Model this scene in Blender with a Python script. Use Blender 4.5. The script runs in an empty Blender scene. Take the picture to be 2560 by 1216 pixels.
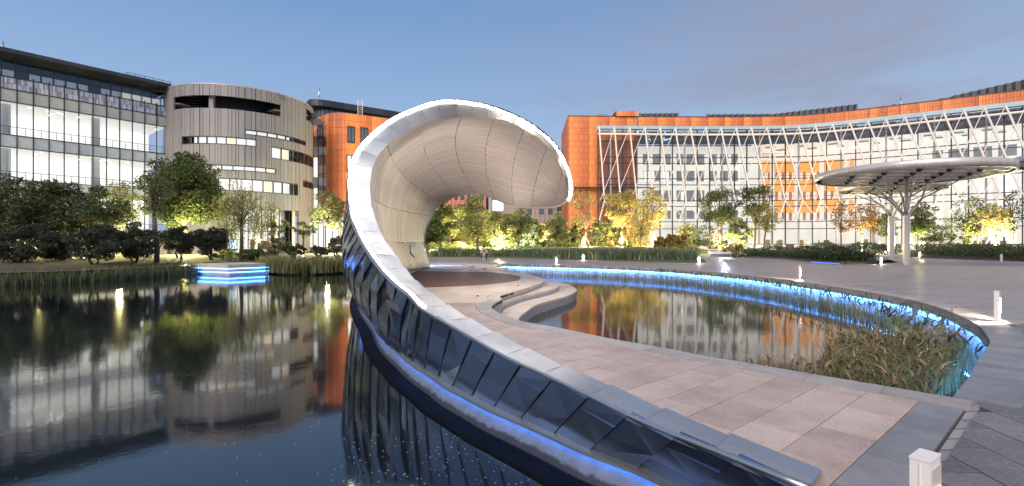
import bpy, bmesh, math, random
import numpy as np
from mathutils import Vector, Matrix
C = bpy.context.scene.collection
SC = bpy.context.scene
random.seed(7); rng = np.random.default_rng(7)
F, HC, HZ = 1200.0, 1.4, 608.0          # focal length in photo pixels, eye height, horizon row
R_ = math.radians

# ------------------------------------------------------------------ camera, sky, sun, exposure
cam = bpy.data.cameras.new('camera'); co = bpy.data.objects.new('camera', cam); C.objects.link(co)
co.location = (0, 0, HC); co.rotation_euler = (R_(90), 0, 0)
cam.sensor_width = 36; cam.lens = 36*F/2560; cam.clip_start = .05; cam.clip_end = 3000
SC.camera = co
SC.view_settings.view_transform = 'Standard'; SC.view_settings.look = 'None'
SC.view_settings.exposure = 0.72; SC.view_settings.gamma = 1; SC.view_settings.use_curve_mapping = False
SC.cycles.max_bounces = 6; SC.cycles.diffuse_bounces = 2; SC.cycles.glossy_bounces = 4
SC.cycles.transparent_max_bounces = 12; SC.cycles.transmission_bounces = 4
SC.cycles.sample_clamp_indirect = 4; SC.cycles.caustics_reflective = False; SC.cycles.caustics_refractive = False
SC.cycles.use_denoising = True

def world():
    w = bpy.data.worlds.new("World"); SC.world = w; w.use_nodes = True
    n, l = w.node_tree.nodes, w.node_tree.links; n.clear()
    out = n.new('ShaderNodeOutputWorld'); tc = n.new('ShaderNodeTexCoord'); sp = n.new('ShaderNodeSeparateXYZ')
    l.new(tc.outputs['Generated'], sp.inputs[0])
    def ramp(pts):
        r = n.new('ShaderNodeValToRGB'); e = r.color_ramp.elements
        e[0].position = pts[0][0]; e[0].color = (*pts[0][1], 1); e[1].position = pts[1][0]; e[1].color = (*pts[1][1], 1)
        for p, c in pts[2:]:
            q = e.new(p); q.color = (*c, 1)
        return r
    ra = ramp([(0, (.43, .52, .68)), (.12, (.34, .45, .65)), (.26, (.24, .365, .585)), (.42, (.155, .275, .49)), (.75, (.08, .18, .40))])
    rb = ramp([(0, (.41, .48, .63)), (.12, (.34, .42, .60)), (.26, (.27, .36, .53)), (.42, (.19, .27, .44)), (.75, (.09, .18, .38))])
    l.new(sp.outputs['Z'], ra.inputs[0]); l.new(sp.outputs['Z'], rb.inputs[0])
    mr = n.new('ShaderNodeMapRange'); mr.inputs['From Min'].default_value = -.15; mr.inputs['From Max'].default_value = .55
    l.new(sp.outputs['X'], mr.inputs[0])
    mx = n.new('ShaderNodeMix'); mx.data_type = 'RGBA'
    l.new(mr.outputs[0], mx.inputs[0]); l.new(ra.outputs[0], mx.inputs[6]); l.new(rb.outputs[0], mx.inputs[7])
    mp = n.new('ShaderNodeMapping'); mp.inputs['Scale'].default_value = (1.6, 1.6, 6.5); mp.inputs['Location'].default_value = (.4, .2, .1)
    l.new(tc.outputs['Generated'], mp.inputs[0])
    no = n.new('ShaderNodeTexNoise'); no.inputs['Scale'].default_value = 1.7; no.inputs['Detail'].default_value = 7; no.inputs['Roughness'].default_value = .58
    l.new(mp.outputs[0], no.inputs[0])
    nr = n.new('ShaderNodeMapRange'); nr.inputs['From Min'].default_value = .46; nr.inputs['From Max'].default_value = .70; nr.inputs['To Max'].default_value = 1.0
    l.new(no.outputs[0], nr.inputs[0])
    mul = n.new('ShaderNodeMath'); mul.operation = 'MULTIPLY'; ad = n.new('ShaderNodeMath'); ad.operation = 'MULTIPLY_ADD'
    ad.inputs[1].default_value = .9; ad.inputs[2].default_value = .12; l.new(mr.outputs[0], ad.inputs[0])
    l.new(nr.outputs[0], mul.inputs[0]); l.new(ad.outputs[0], mul.inputs[1])
    m2 = n.new('ShaderNodeMix'); m2.data_type = 'RGBA'; m2.inputs[7].default_value = (.25, .27, .37, 1)
    l.new(mul.outputs[0], m2.inputs[0]); l.new(mx.outputs[2], m2.inputs[6])
    b1 = n.new('ShaderNodeBackground'); b1.inputs[1].default_value = .74; l.new(m2.outputs[2], b1.inputs[0])
    sky = n.new('ShaderNodeTexSky'); sky.sky_type = 'NISHITA'; sky.sun_disc = False
    sky.sun_elevation = R_(3); sky.sun_rotation = R_(200); sky.altitude = 10
    b2 = n.new('ShaderNodeBackground'); b2.inputs[1].default_value = .008; l.new(sky.outputs[0], b2.inputs[0])
    ash = n.new('ShaderNodeAddShader'); l.new(b1.outputs[0], ash.inputs[0]); l.new(b2.outputs[0], ash.inputs[1])
    l.new(ash.outputs[0], out.inputs[0])
world()
sun = bpy.data.lights.new('sun', 'SUN'); sun.energy = 2.6; sun.angle = R_(50); sun.color = (1, .85, .73)
so = bpy.data.objects.new('sun', sun); C.objects.link(so); so.rotation_euler = (R_(52), 0, R_(-14))

# ------------------------------------------------------------------ helpers
def P(px, py, d): return Vector(((px-1280)/F*d, d, HC+(HZ-py)/F*d))
def G(px, py, z=0.0): d = F*(HC-z)/(py-HZ); return Vector(((px-1280)/F*d, d, z))
def zat(py, d): return HC+(HZ-py)/F*d
def tag(o, label=None, cat=None, group=None, kind=None):
    if label: o['label'] = label
    if cat: o['category'] = cat
    if group: o['group'] = group
    if kind: o['kind'] = kind
    return o
def empty(name, loc=(0, 0, 0), rz=0):
    o = bpy.data.objects.new(name, None); C.objects.link(o); o.location = loc; o.rotation_euler = (0, 0, rz); o.empty_display_size = .2
    return o
def link(name, me, parent=None, loc=None, rz=None):
    o = bpy.data.objects.new(name, me); C.objects.link(o)
    if loc is not None: o.location = loc
    if rz is not None: o.rotation_euler = (0, 0, rz)
    if parent is not None: o.parent = parent
    return o
def npmesh(name, verts, faces, mats, tint=None, smooth=False):
    """verts (n,3), faces (m,k) int arrays of equal k"""
    me = bpy.data.meshes.new(name); verts = np.asarray(verts, dtype=np.float32); faces = np.asarray(faces, dtype=np.int32)
    me.vertices.add(len(verts)); me.vertices.foreach_set('co', verts.ravel())
    k = faces.shape[1]; me.loops.add(faces.size); me.loops.foreach_set('vertex_index', faces.ravel())
    me.polygons.add(len(faces)); me.polygons.foreach_set('loop_start', np.arange(0, faces.size, k, dtype=np.int32))
    for m in (mats if isinstance(mats, (list, tuple)) else [mats]): me.materials.append(m)
    if tint is not None:
        a = me.attributes.new('tint', 'FLOAT', 'FACE'); a.data.foreach_set('value', np.asarray(tint, dtype=np.float32))
    me.update(calc_edges=True)
    if smooth: me.polygons.foreach_set('use_smooth', [True]*len(faces))
    return me
class MB:
    def __init__(s): s.v = []; s.f = []; s.m = []; s.t = []; s.cur = 0; s.tn = .5
    def q(s, *pts):
        b = len(s.v); s.v += [tuple(p) for p in pts]; s.f.append(tuple(range(b, b+len(pts)))); s.m.append(s.cur); s.t.append(s.tn)
    def box(s, c, size, rz=0, M=None):
        hx, hy, hz = [a/2 for a in size]; b = len(s.v)
        ca, sa = math.cos(rz), math.sin(rz)
        for x, y, z in ((-1,-1,-1),(1,-1,-1),(1,1,-1),(-1,1,-1),(-1,-1,1),(1,-1,1),(1,1,1),(-1,1,1)):
            p = Vector((x*hx, y*hy, z*hz))
            p = (M @ p) if M is not None else Vector((p.x*ca-p.y*sa, p.x*sa+p.y*ca, p.z))
            s.v.append((p.x+c[0], p.y+c[1], p.z+c[2]))
        for f in ((0,3,2,1),(4,5,6,7),(0,1,5,4),(1,2,6,5),(2,3,7,6),(3,0,4,7)):
            s.f.append(tuple(b+i for i in f)); s.m.append(s.cur); s.t.append(s.tn)
        return s
    def bar(s, a, b, w, h, up=(0, 0, 1)):
        a = Vector(a); b = Vector(b); d = b-a; L = d.length
        if L < 1e-5: return s
        z = d.normalized(); x = Vector(up).cross(z)
        if x.length < 1e-3: x = Vector((1, 0, 0)).cross(z)
        x.normalize(); y = z.cross(x); M = Matrix((x, y, z)).transposed()
        return s.box((a+b)/2, (w, h, L), M=M)
    def tube(s, pts, rad, n=8, cap=True):
        pts = [Vector(p) for p in pts]; rings = []
        for i, p in enumerate(pts):
            t = (pts[min(i+1, len(pts)-1)]-pts[max(i-1, 0)])
            t = t.normalized() if t.length > 1e-6 else Vector((0, 0, 1))
            u = t.cross(Vector((.31, .17, .93))); u = u.normalized() if u.length > 1e-3 else t.cross(Vector((1, 0, 0))).normalized()
            w = t.cross(u); r = rad[i] if hasattr(rad, '__len__') else rad
            b = len(s.v); rings.append(b)
            for k in range(n):
                a = 2*math.pi*k/n; q = p+(u*math.cos(a)+w*math.sin(a))*r; s.v.append(tuple(q))
        for i in range(len(rings)-1):
            for k in range(n):
                k2 = (k+1) % n
                s.f.append((rings[i]+k, rings[i]+k2, rings[i+1]+k2, rings[i+1]+k)); s.m.append(s.cur); s.t.append(s.tn)
        if cap:
            s.f.append(tuple(rings[0]+k for k in range(n))[::-1]); s.m.append(s.cur); s.t.append(s.tn)
            s.f.append(tuple(rings[-1]+k for k in range(n))); s.m.append(s.cur); s.t.append(s.tn)
        return s
    def prism(s, poly, z0, z1):
        b = len(s.v); n = len(poly)
        s.v += [(p[0], p[1], z0) for p in poly]+[(p[0], p[1], z1) for p in poly]
        fs = [tuple(b+i for i in range(n))[::-1], tuple(b+n+i for i in range(n))]
        fs += [(b+i, b+(i+1) % n, b+n+(i+1) % n, b+n+i) for i in range(n)]
        for f in fs: s.f.append(f); s.m.append(s.cur); s.t.append(s.tn)
        return s
    def lathe(s, prof, n=24, c=(0, 0)):
        b = len(s.v)
        for r, z in prof:
            for k in range(n): a = 2*math.pi*k/n; s.v.append((c[0]+r*math.cos(a), c[1]+r*math.sin(a), z))
        for i in range(len(prof)-1):
            for k in range(n):
                k2 = (k+1) % n; s.f.append((b+i*n+k, b+i*n+k2, b+(i+1)*n+k2, b+(i+1)*n+k)); s.m.append(s.cur); s.t.append(s.tn)
        return s
    def mesh(s, name, mats, smooth=False):
        me = bpy.data.meshes.new(name); me.from_pydata(s.v, [], s.f)
        for m in (mats if isinstance(mats, (list, tuple)) else [mats]): me.materials.append(m)
        me.polygons.foreach_set('material_index', s.m)
        a = me.attributes.new('tint', 'FLOAT', 'FACE'); a.data.foreach_set('value', s.t)
        if smooth: me.polygons.foreach_set('use_smooth', [True]*len(me.polygons))
        me.update(); return me
    def build(s, name, mats, parent=None, smooth=False, loc=None, rz=None):
        return link(name, s.mesh(name, mats, smooth), parent, loc, rz)
def spl(pts, s):
    n = len(pts); i = min(max(int(math.floor(s)), 0), n-2); t = s-i
    p1, p2 = pts[i], pts[i+1]; p0 = pts[i-1] if i > 0 else p1*2-p2; p3 = pts[i+2] if i+2 < n else p2*2-p1
    return .5*((2*p1)+(p2-p0)*t+(2*p0-5*p1+4*p2-p3)*t*t+(3*p1-p0-3*p2+p3)*t**3)
def keyspl(keys, s):
    """keys: list of (s, Vector) sorted; monotone hermite-like"""
    ks = [k[0] for k in keys]; ps = [k[1] for k in keys]
    if s <= ks[0]: return ps[0].copy()
    if s >= ks[-1]: return ps[-1].copy()
    i = max(j for j in range(len(ks)) if ks[j] <= s); i = min(i, len(ks)-2)
    h = ks[i+1]-ks[i]; t = (s-ks[i])/h
    def tan(j):
        if j == 0: return (ps[1]-ps[0])/(ks[1]-ks[0])
        if j == len(ks)-1: return (ps[-1]-ps[-2])/(ks[-1]-ks[-2])
        return (ps[j+1]-ps[j-1])/(ks[j+1]-ks[j-1])
    m0, m1 = tan(i)*h, tan(i+1)*h
    return (2*t**3-3*t*t+1)*ps[i]+(t**3-2*t*t+t)*m0+(-2*t**3+3*t*t)*ps[i+1]+(t**3-t*t)*m1
def smoothpoly(pts, n=6):
    v = [Vector(p) for p in pts]; out = []
    for i in range(len(v)-1):
        for k in range(n): out.append(spl(v, i+k/n))
    out.append(v[-1]); return out
def onwall(px, poly):
    dx = (px-1280)/F
    for i in range(len(poly)-1):
        a, b = poly[i], poly[i+1]
        fa = a[0]-dx*a[1]; fb = b[0]-dx*b[1]
        if (fa <= 0 <= fb) or (fb <= 0 <= fa):
            t = fa/(fa-fb) if fa != fb else 0
            return Vector((a[0]+(b[0]-a[0])*t, a[1]+(b[1]-a[1])*t))
    e = poly[0] if abs(poly[0][0]-dx*poly[0][1]) < abs(poly[-1][0]-dx*poly[-1][1]) else poly[-1]
    return Vector((e[0], e[1]))
def clip(subject, convex):
    out = [tuple(p[:2]) for p in subject]; n = len(convex)
    for i in range(n):
        a, b = convex[i], convex[(i+1) % n]
        def ins(p): return (b[0]-a[0])*(p[1]-a[1])-(b[1]-a[1])*(p[0]-a[0]) >= 0
        inp = out; out = []
        if not inp: return []
        for j in range(len(inp)):
            p, q = inp[j-1], inp[j]
            if ins(p) != ins(q):
                d1 = (b[0]-a[0])*(p[1]-a[1])-(b[1]-a[1])*(p[0]-a[0]); d2 = (b[0]-a[0])*(q[1]-a[1])-(b[1]-a[1])*(q[0]-a[0])
                t = d1/(d1-d2); out.append((p[0]+(q[0]-p[0])*t, p[1]+(q[1]-p[1])*t))
            if ins(q): out.append(q)
    r = []
    for p in out:
        if not r or (abs(p[0]-r[-1][0])+abs(p[1]-r[-1][1])) > 1e-4: r.append(p)
    return r
def area(poly): return .5*abs(sum(poly[i-1][0]*poly[i][1]-poly[i][0]*poly[i-1][1] for i in range(len(poly))))
def inside(p, poly):
    c = False
    for i in range(len(poly)):
        a, b = poly[i-1], poly[i]
        if (a[1] > p[1]) != (b[1] > p[1]) and p[0] < (b[0]-a[0])*(p[1]-a[1])/(b[1]-a[1])+a[0]: c = not c
    return c

# ------------------------------------------------------------------ materials
MATS = {}
def mat(name, col, rough=.6, metal=0, var=0.0, tint=0.0, noise=None, bump=None, emit=None, es=0, col2=None, spec=.5, stretch=None, alpha=None, ior=None, hue=0.0, coat=0):
    if name in MATS: return MATS[name]
    m = bpy.data.materials.new(name); m.use_nodes = True; MATS[name] = m
    n, l = m.node_tree.nodes, m.node_tree.links; b = n['Principled BSDF']
    b.inputs['Base Color'].default_value = (*col, 1); b.inputs['Roughness'].default_value = rough; b.inputs['Metallic'].default_value = metal
    b.inputs['Specular IOR Level'].default_value = spec; b.inputs['Coat Weight'].default_value = coat
    if ior: b.inputs['IOR'].default_value = ior
    src = None; tc = n.new('ShaderNodeTexCoord'); vec = tc.outputs['Object']
    if stretch:
        mp = n.new('ShaderNodeMapping'); mp.inputs['Scale'].default_value = stretch; l.new(vec, mp.inputs[0]); vec = mp.outputs[0]
    if noise:
        no = n.new('ShaderNodeTexNoise'); no.inputs['Scale'].default_value = noise[0]; no.inputs['Detail'].default_value = 6; no.inputs['Roughness'].default_value = .65
        l.new(vec, no.inputs[0])
        mr = n.new('ShaderNodeMapRange'); mr.inputs['From Min'].default_value = .3; mr.inputs['From Max'].default_value = .7; l.new(no.outputs[0], mr.inputs[0])
        mx = n.new('ShaderNodeMix'); mx.data_type = 'RGBA'
        c2 = col2 if col2 else tuple(c*(1-noise[1]) for c in col)
        mx.inputs[6].default_value = (*col, 1); mx.inputs[7].default_value = (*c2, 1)
        l.new(mr.outputs[0], mx.inputs[0]); src = mx.outputs[2]
        if len(noise) > 2:
            rr = n.new('ShaderNodeMapRange'); rr.inputs['To Min'].default_value = max(rough-noise[2], .02); rr.inputs['To Max'].default_value = rough+noise[2]
            l.new(mr.outputs[0], rr.inputs[0]); l.new(rr.outputs[0], b.inputs['Roughness'])
    if var or tint or hue:
        hs = n.new('ShaderNodeHueSaturation')
        if src: l.new(src, hs.inputs['Color'])
        else: hs.inputs['Color'].default_value = (*col, 1)
        if tint:
            at = n.new('ShaderNodeAttribute'); at.attribute_name = 'tint'; rnd = at.outputs['Fac']; k = tint
        else:
            oi = n.new('ShaderNodeObjectInfo'); rnd = oi.outputs['Random']; k = var
        ma = n.new('ShaderNodeMapRange'); ma.inputs['To Min'].default_value = 1-k; ma.inputs['To Max'].default_value = 1+k
        l.new(rnd, ma.inputs[0]); l.new(ma.outputs[0], hs.inputs['Value'])
        if hue:
            mh = n.new('ShaderNodeMapRange'); mh.inputs['To Min'].default_value = .5-hue; mh.inputs['To Max'].default_value = .5+hue
            l.new(rnd, mh.inputs[0]); l.new(mh.outputs[0], hs.inputs['Hue'])
        src = hs.outputs[0]
    if src: l.new(src, b.inputs['Base Color'])
    if bump:
        nb = n.new('ShaderNodeTexNoise'); nb.inputs['Scale'].default_value = bump[0]; nb.inputs['Detail'].default_value = 4; l.new(vec, nb.inputs[0])
        bp = n.new('ShaderNodeBump'); bp.inputs['Strength'].default_value = bump[1]; bp.inputs['Distance'].default_value = bump[2] if len(bump) > 2 else .02
        l.new(nb.outputs[0], bp.inputs['Height']); l.new(bp.outputs[0], b.inputs['Normal'])
    if emit:
        b.inputs['Emission Color'].default_value = (*emit, 1); b.inputs['Emission Strength'].default_value = es
    return m
def grime(m, scale=1.1, amt=.35):
    n, l = m.node_tree.nodes, m.node_tree.links; b = n['Principled BSDF']; src = b.inputs['Base Color'].links[0].from_socket
    ge = n.new('ShaderNodeNewGeometry'); no = n.new('ShaderNodeTexNoise'); no.inputs['Scale'].default_value = scale; no.inputs['Detail'].default_value = 8; no.inputs['Roughness'].default_value = .7; l.new(ge.outputs['Position'], no.inputs[0])
    mr = n.new('ShaderNodeMapRange'); mr.inputs['From Min'].default_value = .42; mr.inputs['From Max'].default_value = .68; mr.inputs['To Min'].default_value = 1; mr.inputs['To Max'].default_value = 1-amt; l.new(no.outputs[0], mr.inputs[0])
    mx = n.new('ShaderNodeMix'); mx.data_type = 'RGBA'; mx.blend_type = 'MULTIPLY'; mx.inputs[0].default_value = 1; l.new(src, mx.inputs[6]); l.new(mr.outputs[0], mx.inputs[7]); l.new(mx.outputs[2], b.inputs['Base Color'])
def glassmat(name, tintc=(.95, .97, .97), refl=1.0, trans=.97, rough=.02):
    if name in MATS: return MATS[name]
    m = bpy.data.materials.new(name); m.use_nodes = True; MATS[name] = m
    n, l = m.node_tree.nodes, m.node_tree.links; n.clear()
    out = n.new('ShaderNodeOutputMaterial'); tr = n.new('ShaderNodeBsdfTransparent'); tr.inputs[0].default_value = (*[c*trans for c in tintc], 1)
    gl = n.new('ShaderNodeBsdfGlossy'); gl.inputs['Roughness'].default_value = rough; gl.inputs[0].default_value = (refl, refl, refl, 1)
    fr = n.new('ShaderNodeFresnel'); fr.inputs[0].default_value = 1.5; mx = n.new('ShaderNodeMixShader')
    l.new(fr.outputs[0], mx.inputs[0]); l.new(tr.outputs[0], mx.inputs[1]); l.new(gl.outputs[0], mx.inputs[2]); l.new(mx.outputs[0], out.inputs[0])
    return m
def emis(name, col, s):
    return mat(name, tuple(min(c, .8) for c in col), .5, emit=col, es=s)

M_granite = mat('pink_granite', (.55, .44, .385), .55, var=.14, hue=.010, noise=(55, .38, .1), bump=(90, .35, .004))
M_granite_far = mat('warm_granite', (.66, .56, .475), .5, var=.10, noise=(40, .18, .1), bump=(70, .2, .004))  # lightened so the colour carries the warm light on the platform
M_graystone = mat('grey_granite', (.235, .245, .265), .5, var=.16, noise=(60, .3, .1), bump=(90, .35, .004))
M_curb = mat('curb_granite', (.40, .375, .35), .5, var=.13, noise=(70, .25, .1), bump=(90, .3, .004))
M_paver = mat('dark_paver', (.17, .165, .17), .46, var=.28, noise=(30, .35, .12), bump=(60, .45, .006))
M_joint = mat('joint_mortar', (.05, .048, .046), .9)
M_conc = mat('concrete', (.36, .36, .36), .7, noise=(6, .35), bump=(30, .3, .01))
M_stain = mat('wet_concrete', (.006, .0065, .008), .85, spec=.05, noise=(4, .5), bump=(12, .6, .03))
M_brownstrips = mat('brown_deck', (.20, .105, .08), .6, tint=.18, noise=(12, .25), bump=(30, .3, .005), stretch=(.3, 4, 1))
M_soil = mat('soil', (.075, .055, .038), .9, noise=(3, .5), bump=(6, .8, .08), col2=(.04, .045, .02))
M_lawn = mat('lawn_grass', (.085, .10, .03), .9, noise=(5, .5), bump=(14, .8, .06), col2=(.05, .06, .02))
M_white = mat('white_steel', (.66, .63, .60), .4, noise=(3, .12))
M_dark = mat('dark_frame', (.035, .038, .045), .4, metal=.3)
M_zinc = mat('dark_zinc', (.055, .06, .068), .45, metal=.4, var=.2, noise=(2, .3))
M_glass = glassmat('clear_glass')
M_glassb = glassmat('blue_glass', (.62, .72, .84), 1, .9)
M_glassg = mat('fritted_glass', (.36, .41, .49), .25, noise=(.6, .25), var=.1, spec=.8, coat=.5)
M_bark = mat('bark', (.13, .10, .075), .9, noise=(14, .5), bump=(20, .8, .03), stretch=(1, 1, .25))
M_barkd = mat('dark_bark', (.055, .042, .035), .9, noise=(14, .5), bump=(20, .8, .03), stretch=(1, 1, .25))
for _m, _s, _a in ((M_granite, 1.6, .30), (M_granite_far, 1.2, .16), (M_graystone, 1.5, .35), (M_curb, 2.2, .35), (M_paver, 1.3, .45)): grime(_m, _s, _a)
def leafmat(name, a, hue=.03, v=.5):
    m = mat(name, a, .6, tint=v, hue=hue, spec=.3)
    n, l = m.node_tree.nodes, m.node_tree.links; b = n['Principled BSDF']
    t = n.new('ShaderNodeBsdfTranslucent'); mx = n.new('ShaderNodeMixShader'); mx.inputs[0].default_value = .3
    src = b.inputs['Base Color'].links[0].from_socket; l.new(src, t.inputs[0])
    o = [x for x in n if x.type == 'OUTPUT_MATERIAL'][0]
    l.new(b.outputs[0], mx.inputs[1]); l.new(t.outputs[0], mx.inputs[2]); l.new(mx.outputs[0], o.inputs[0]); return m
L_dark = leafmat('dark_leaves', (.075, .095, .040))
L_deep = leafmat('deep_shrub_leaves', (.045, .056, .040), v=.45)
L_green = leafmat('green_leaves', (.075, .105, .028))
L_olive = leafmat('olive_leaves', (.20, .215, .075))
L_yellow = leafmat('yellow_leaves', (.40, .33, .11))
L_autumn = leafmat('autumn_leaves', (.20, .12, .04))
L_reed = leafmat('reed_blades', (.16, .175, .07), .03)
L_reedb = leafmat('dry_reed_blades', (.28, .21, .115), .03, .45)
L_iris = leafmat('iris_blades', (.10, .135, .075))

# ------------------------------------------------------------------ shorelines
def g2(px, py, z=0): p = G(px, py, z); return (p.x, p.y)
plaza_edge = [(4.1, 4.27), (4.84, 4.9), (5.7, 5.68), (6.6, 6.46), (6.95, 6.8), (7.3, 7.2), (8.0, 8.05), (8.7, 9.13), (9.4, 10.4),
   (10.0, 12.0), (10.35, 14.0), (10.5, 15.8), (10.55, 17.9), (10.35, 20.3), (9.6, 23.6), (8.1, 26.8), (5.0, 29.7), (.55, 32.3), (-3.7, 34.3), (-8, 34.6), (-11.6, 33.2)]
left_edge = [(-11.6, 33.2), (-12.6, 31.2), (-13.9, 31.0), (-16.4, 33.2), (-19.6, 32.2), (-21.2, 28.6), (-22.9, 23.9), (-27.5, 21.0), (-34, 17), (-38, 8), (-36, 0)]
pe = smoothpoly([(*p, 0) for p in plaza_edge], 5); le = smoothpoly([(*p, 0) for p in left_edge], 4)
near_bank = [(-36, 0), (-34, -13), (-14, -15), (-4, -9), (-1.4, -2.5), (-.3, .4), (.2, 1.0), (.55, 1.28)]
platform_line = [(.55, 1.28), (1.8, 2.33), (2.82, 3.19), (4.1, 4.27)]
pond = [(p.x, p.y) for p in pe]+[(p.x, p.y) for p in le[1:]]+near_bank[1:]+platform_line[1:-1]
WZ = -.62
# ground sheet with the pond cut out
def sheet_with_hole(name, outer, hole, z, m):
    bm = bmesh.new(); es = []
    for loop in (outer, hole):
        vs = [bm.verts.new((p[0], p[1], z)) for p in loop]
        es += [bm.edges.new((vs[i-1], vs[i])) for i in range(len(vs))]
    bmesh.ops.triangle_fill(bm, use_beauty=True, use_dissolve=False, edges=es)
    for f in bm.faces:
        if f.normal.z < 0: f.normal_flip()
    me = bpy.data.meshes.new(name); bm.to_mesh(me); bm.free(); me.materials.append(m)
    return tag(link(name, me), kind='structure')
def plaza_material():
    m = mat('plaza_paving', (.27, .245, .24), .42)
    n, l = m.node_tree.nodes, m.node_tree.links; b = n['Principled BSDF']
    tc = n.new('ShaderNodeTexCoord'); mp = n.new('ShaderNodeMapping'); mp.inputs['Rotation'].default_value = (0, 0, R_(-4)); l.new(tc.outputs['Object'], mp.inputs[0])
    br = n.new('ShaderNodeTexBrick'); br.inputs['Scale'].default_value = 1; br.inputs['Brick Width'].default_value = 1.1; br.inputs['Row Height'].default_value = .17
    br.inputs['Mortar Size'].default_value = .008; br.inputs['Color1'].default_value = (.31, .275, .265, 1); br.inputs['Color2'].default_value = (.20, .18, .185, 1); br.inputs['Mortar'].default_value = (.05, .045, .045, 1)
    l.new(mp.outputs[0], br.inputs[0])
    no = n.new('ShaderNodeTexNoise'); no.inputs['Scale'].default_value = .35; no.inputs['Detail'].default_value = 5; l.new(mp.outputs[0], no.inputs[0])
    mx = n.new('ShaderNodeMix'); mx.data_type = 'RGBA'; mx.blend_type = 'MULTIPLY'; mx.inputs[0].default_value = .5
    l.new(br.outputs[0], mx.inputs[6]); l.new(no.outputs[0], mx.inputs[7]); 
    hs = n.new('ShaderNodeHueSaturation'); hs.inputs['Value'].default_value = 1.35; hs.inputs['Saturation'].default_value = .8; l.new(mx.outputs[2], hs.inputs['Color'])
    l.new(hs.outputs[0], b.inputs['Base Color'])
    mr = n.new('ShaderNodeMapRange'); mr.inputs['To Min'].default_value = .28; mr.inputs['To Max'].default_value = .52; l.new(no.outputs[0], mr.inputs[0]); l.new(mr.outputs[0], b.inputs['Roughness'])
    bp = n.new('ShaderNodeBump'); bp.inputs['Strength'].default_value = .6; bp.inputs['Distance'].default_value = .01; bp.invert = True
    l.new(br.outputs['Fac'], bp.inputs['Height']); l.new(bp.outputs[0], b.inputs['Normal'])
    return m
M_plaza = plaza_material()
ground = sheet_with_hole('ground', [(-900, -60), (900, -60), (900, 1500), (-900, 1500)], pond, -.012, M_plaza)

def water_material():
    m = mat('pond_water', (.006, .010, .014), .06, spec=.5, ior=1.55)
    n, l = m.node_tree.nodes, m.node_tree.links; b = n['Principled BSDF']
    tc = n.new('ShaderNodeTexCoord')
    no = n.new('ShaderNodeTexNoise'); no.inputs['Scale'].default_value = 2.2; no.inputs['Detail'].default_value = 3; l.new(tc.outputs['Object'], no.inputs[0])
    n2 = n.new('ShaderNodeTexNoise'); n2.inputs['Scale'].default_value = 14; n2.inputs['Detail'].default_value = 2; l.new(tc.outputs['Object'], n2.inputs[0])
    ad = n.new('ShaderNodeMath'); ad.operation = 'MULTIPLY_ADD'; ad.inputs[1].default_value = .16; l.new(n2.outputs[0], ad.inputs[0]); l.new(no.outputs[0], ad.inputs[2])
    bp = n.new('ShaderNodeBump'); bp.inputs['Strength'].default_value = .06; bp.inputs['Distance'].default_value = .02
    l.new(ad.outputs[0], bp.inputs['Height']); l.new(bp.outputs[0], b.inputs['Normal'])
    b.inputs['Specular IOR Level'].default_value = 1.0
    return m
mw = MB(); mw.q((-60, -20, WZ), (30, -20, WZ), (30, 45, WZ), (-60, 45, WZ))
tag(mw.build('pond_water', water_material()), kind='structure')
# pond wall (under the plaza edge) with coping and blue light line
wallpts = [(p.x, p.y) for p in pe]
def offs(pts, d):
    out = []
    for i in range(len(pts)):
        a = pts[max(i-1, 0)]; b = pts[min(i+1, len(pts)-1)]; dx, dy = b[0]-a[0], b[1]-a[1]; L = math.hypot(dx, dy) or 1
        out.append((pts[i][0]-dy/L*d, pts[i][1]+dx/L*d))
    return out
def ribbon(mb, A, za, B, zb):
    for i in range(len(A)-1): mb.q((*A[i], za), (*A[i+1], za), (*B[i+1], zb), (*B[i], zb))
M_wall = mat('pond_wall_concrete', (.42, .43, .45), .55, noise=(5, .3), bump=(18, .3, .01), stretch=(1, 1, .3))
wa = MB(); inn = offs(wallpts, .02)
ribbon(wa, wallpts, -.02, inn, -.9); tag(wa.build('pond_wall', M_wall), kind='structure')
le2 = [(p.x, p.y) for p in le]
nb = MB(); allr = near_bank
for A in (near_bank, platform_line): 
    for i in range(len(A)-1): nb.q((*A[i], -.02), (*A[i+1], -.02), (*A[i+1], -.9), (*A[i], -.9))
tag(nb.build('bank_wall', M_conc), kind='structure')
E_blue = emis('blue_led', (.10, .33, 1.0), 240)
E_bluesoft = emis('blue_led_soft', (.05, .23, 1.0), 30)
E_white = emis('white_led', (1.0, .97, .93), 40)
# blue strip under the coping
st = MB(); a0 = offs(wallpts, .075)
fa = MB(); f1, f2 = offs(wallpts, .135), offs(wallpts, .115)
ribbon(fa, f1, -.07, f1, -.20); ribbon(fa, f2, -.07, f2, -.20); ribbon(fa, f1, -.20, f2, -.20); tag(fa.build('coping_fascia', M_wall, smooth=True), kind='structure')
st.tube([(*p, -.178) for p in a0], .010, 6); o = st.build('light_strip', E_blue, smooth=True)
tag(o, 'long blue light strip running under the curved edge of the plaza pond', 'light strip')
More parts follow.
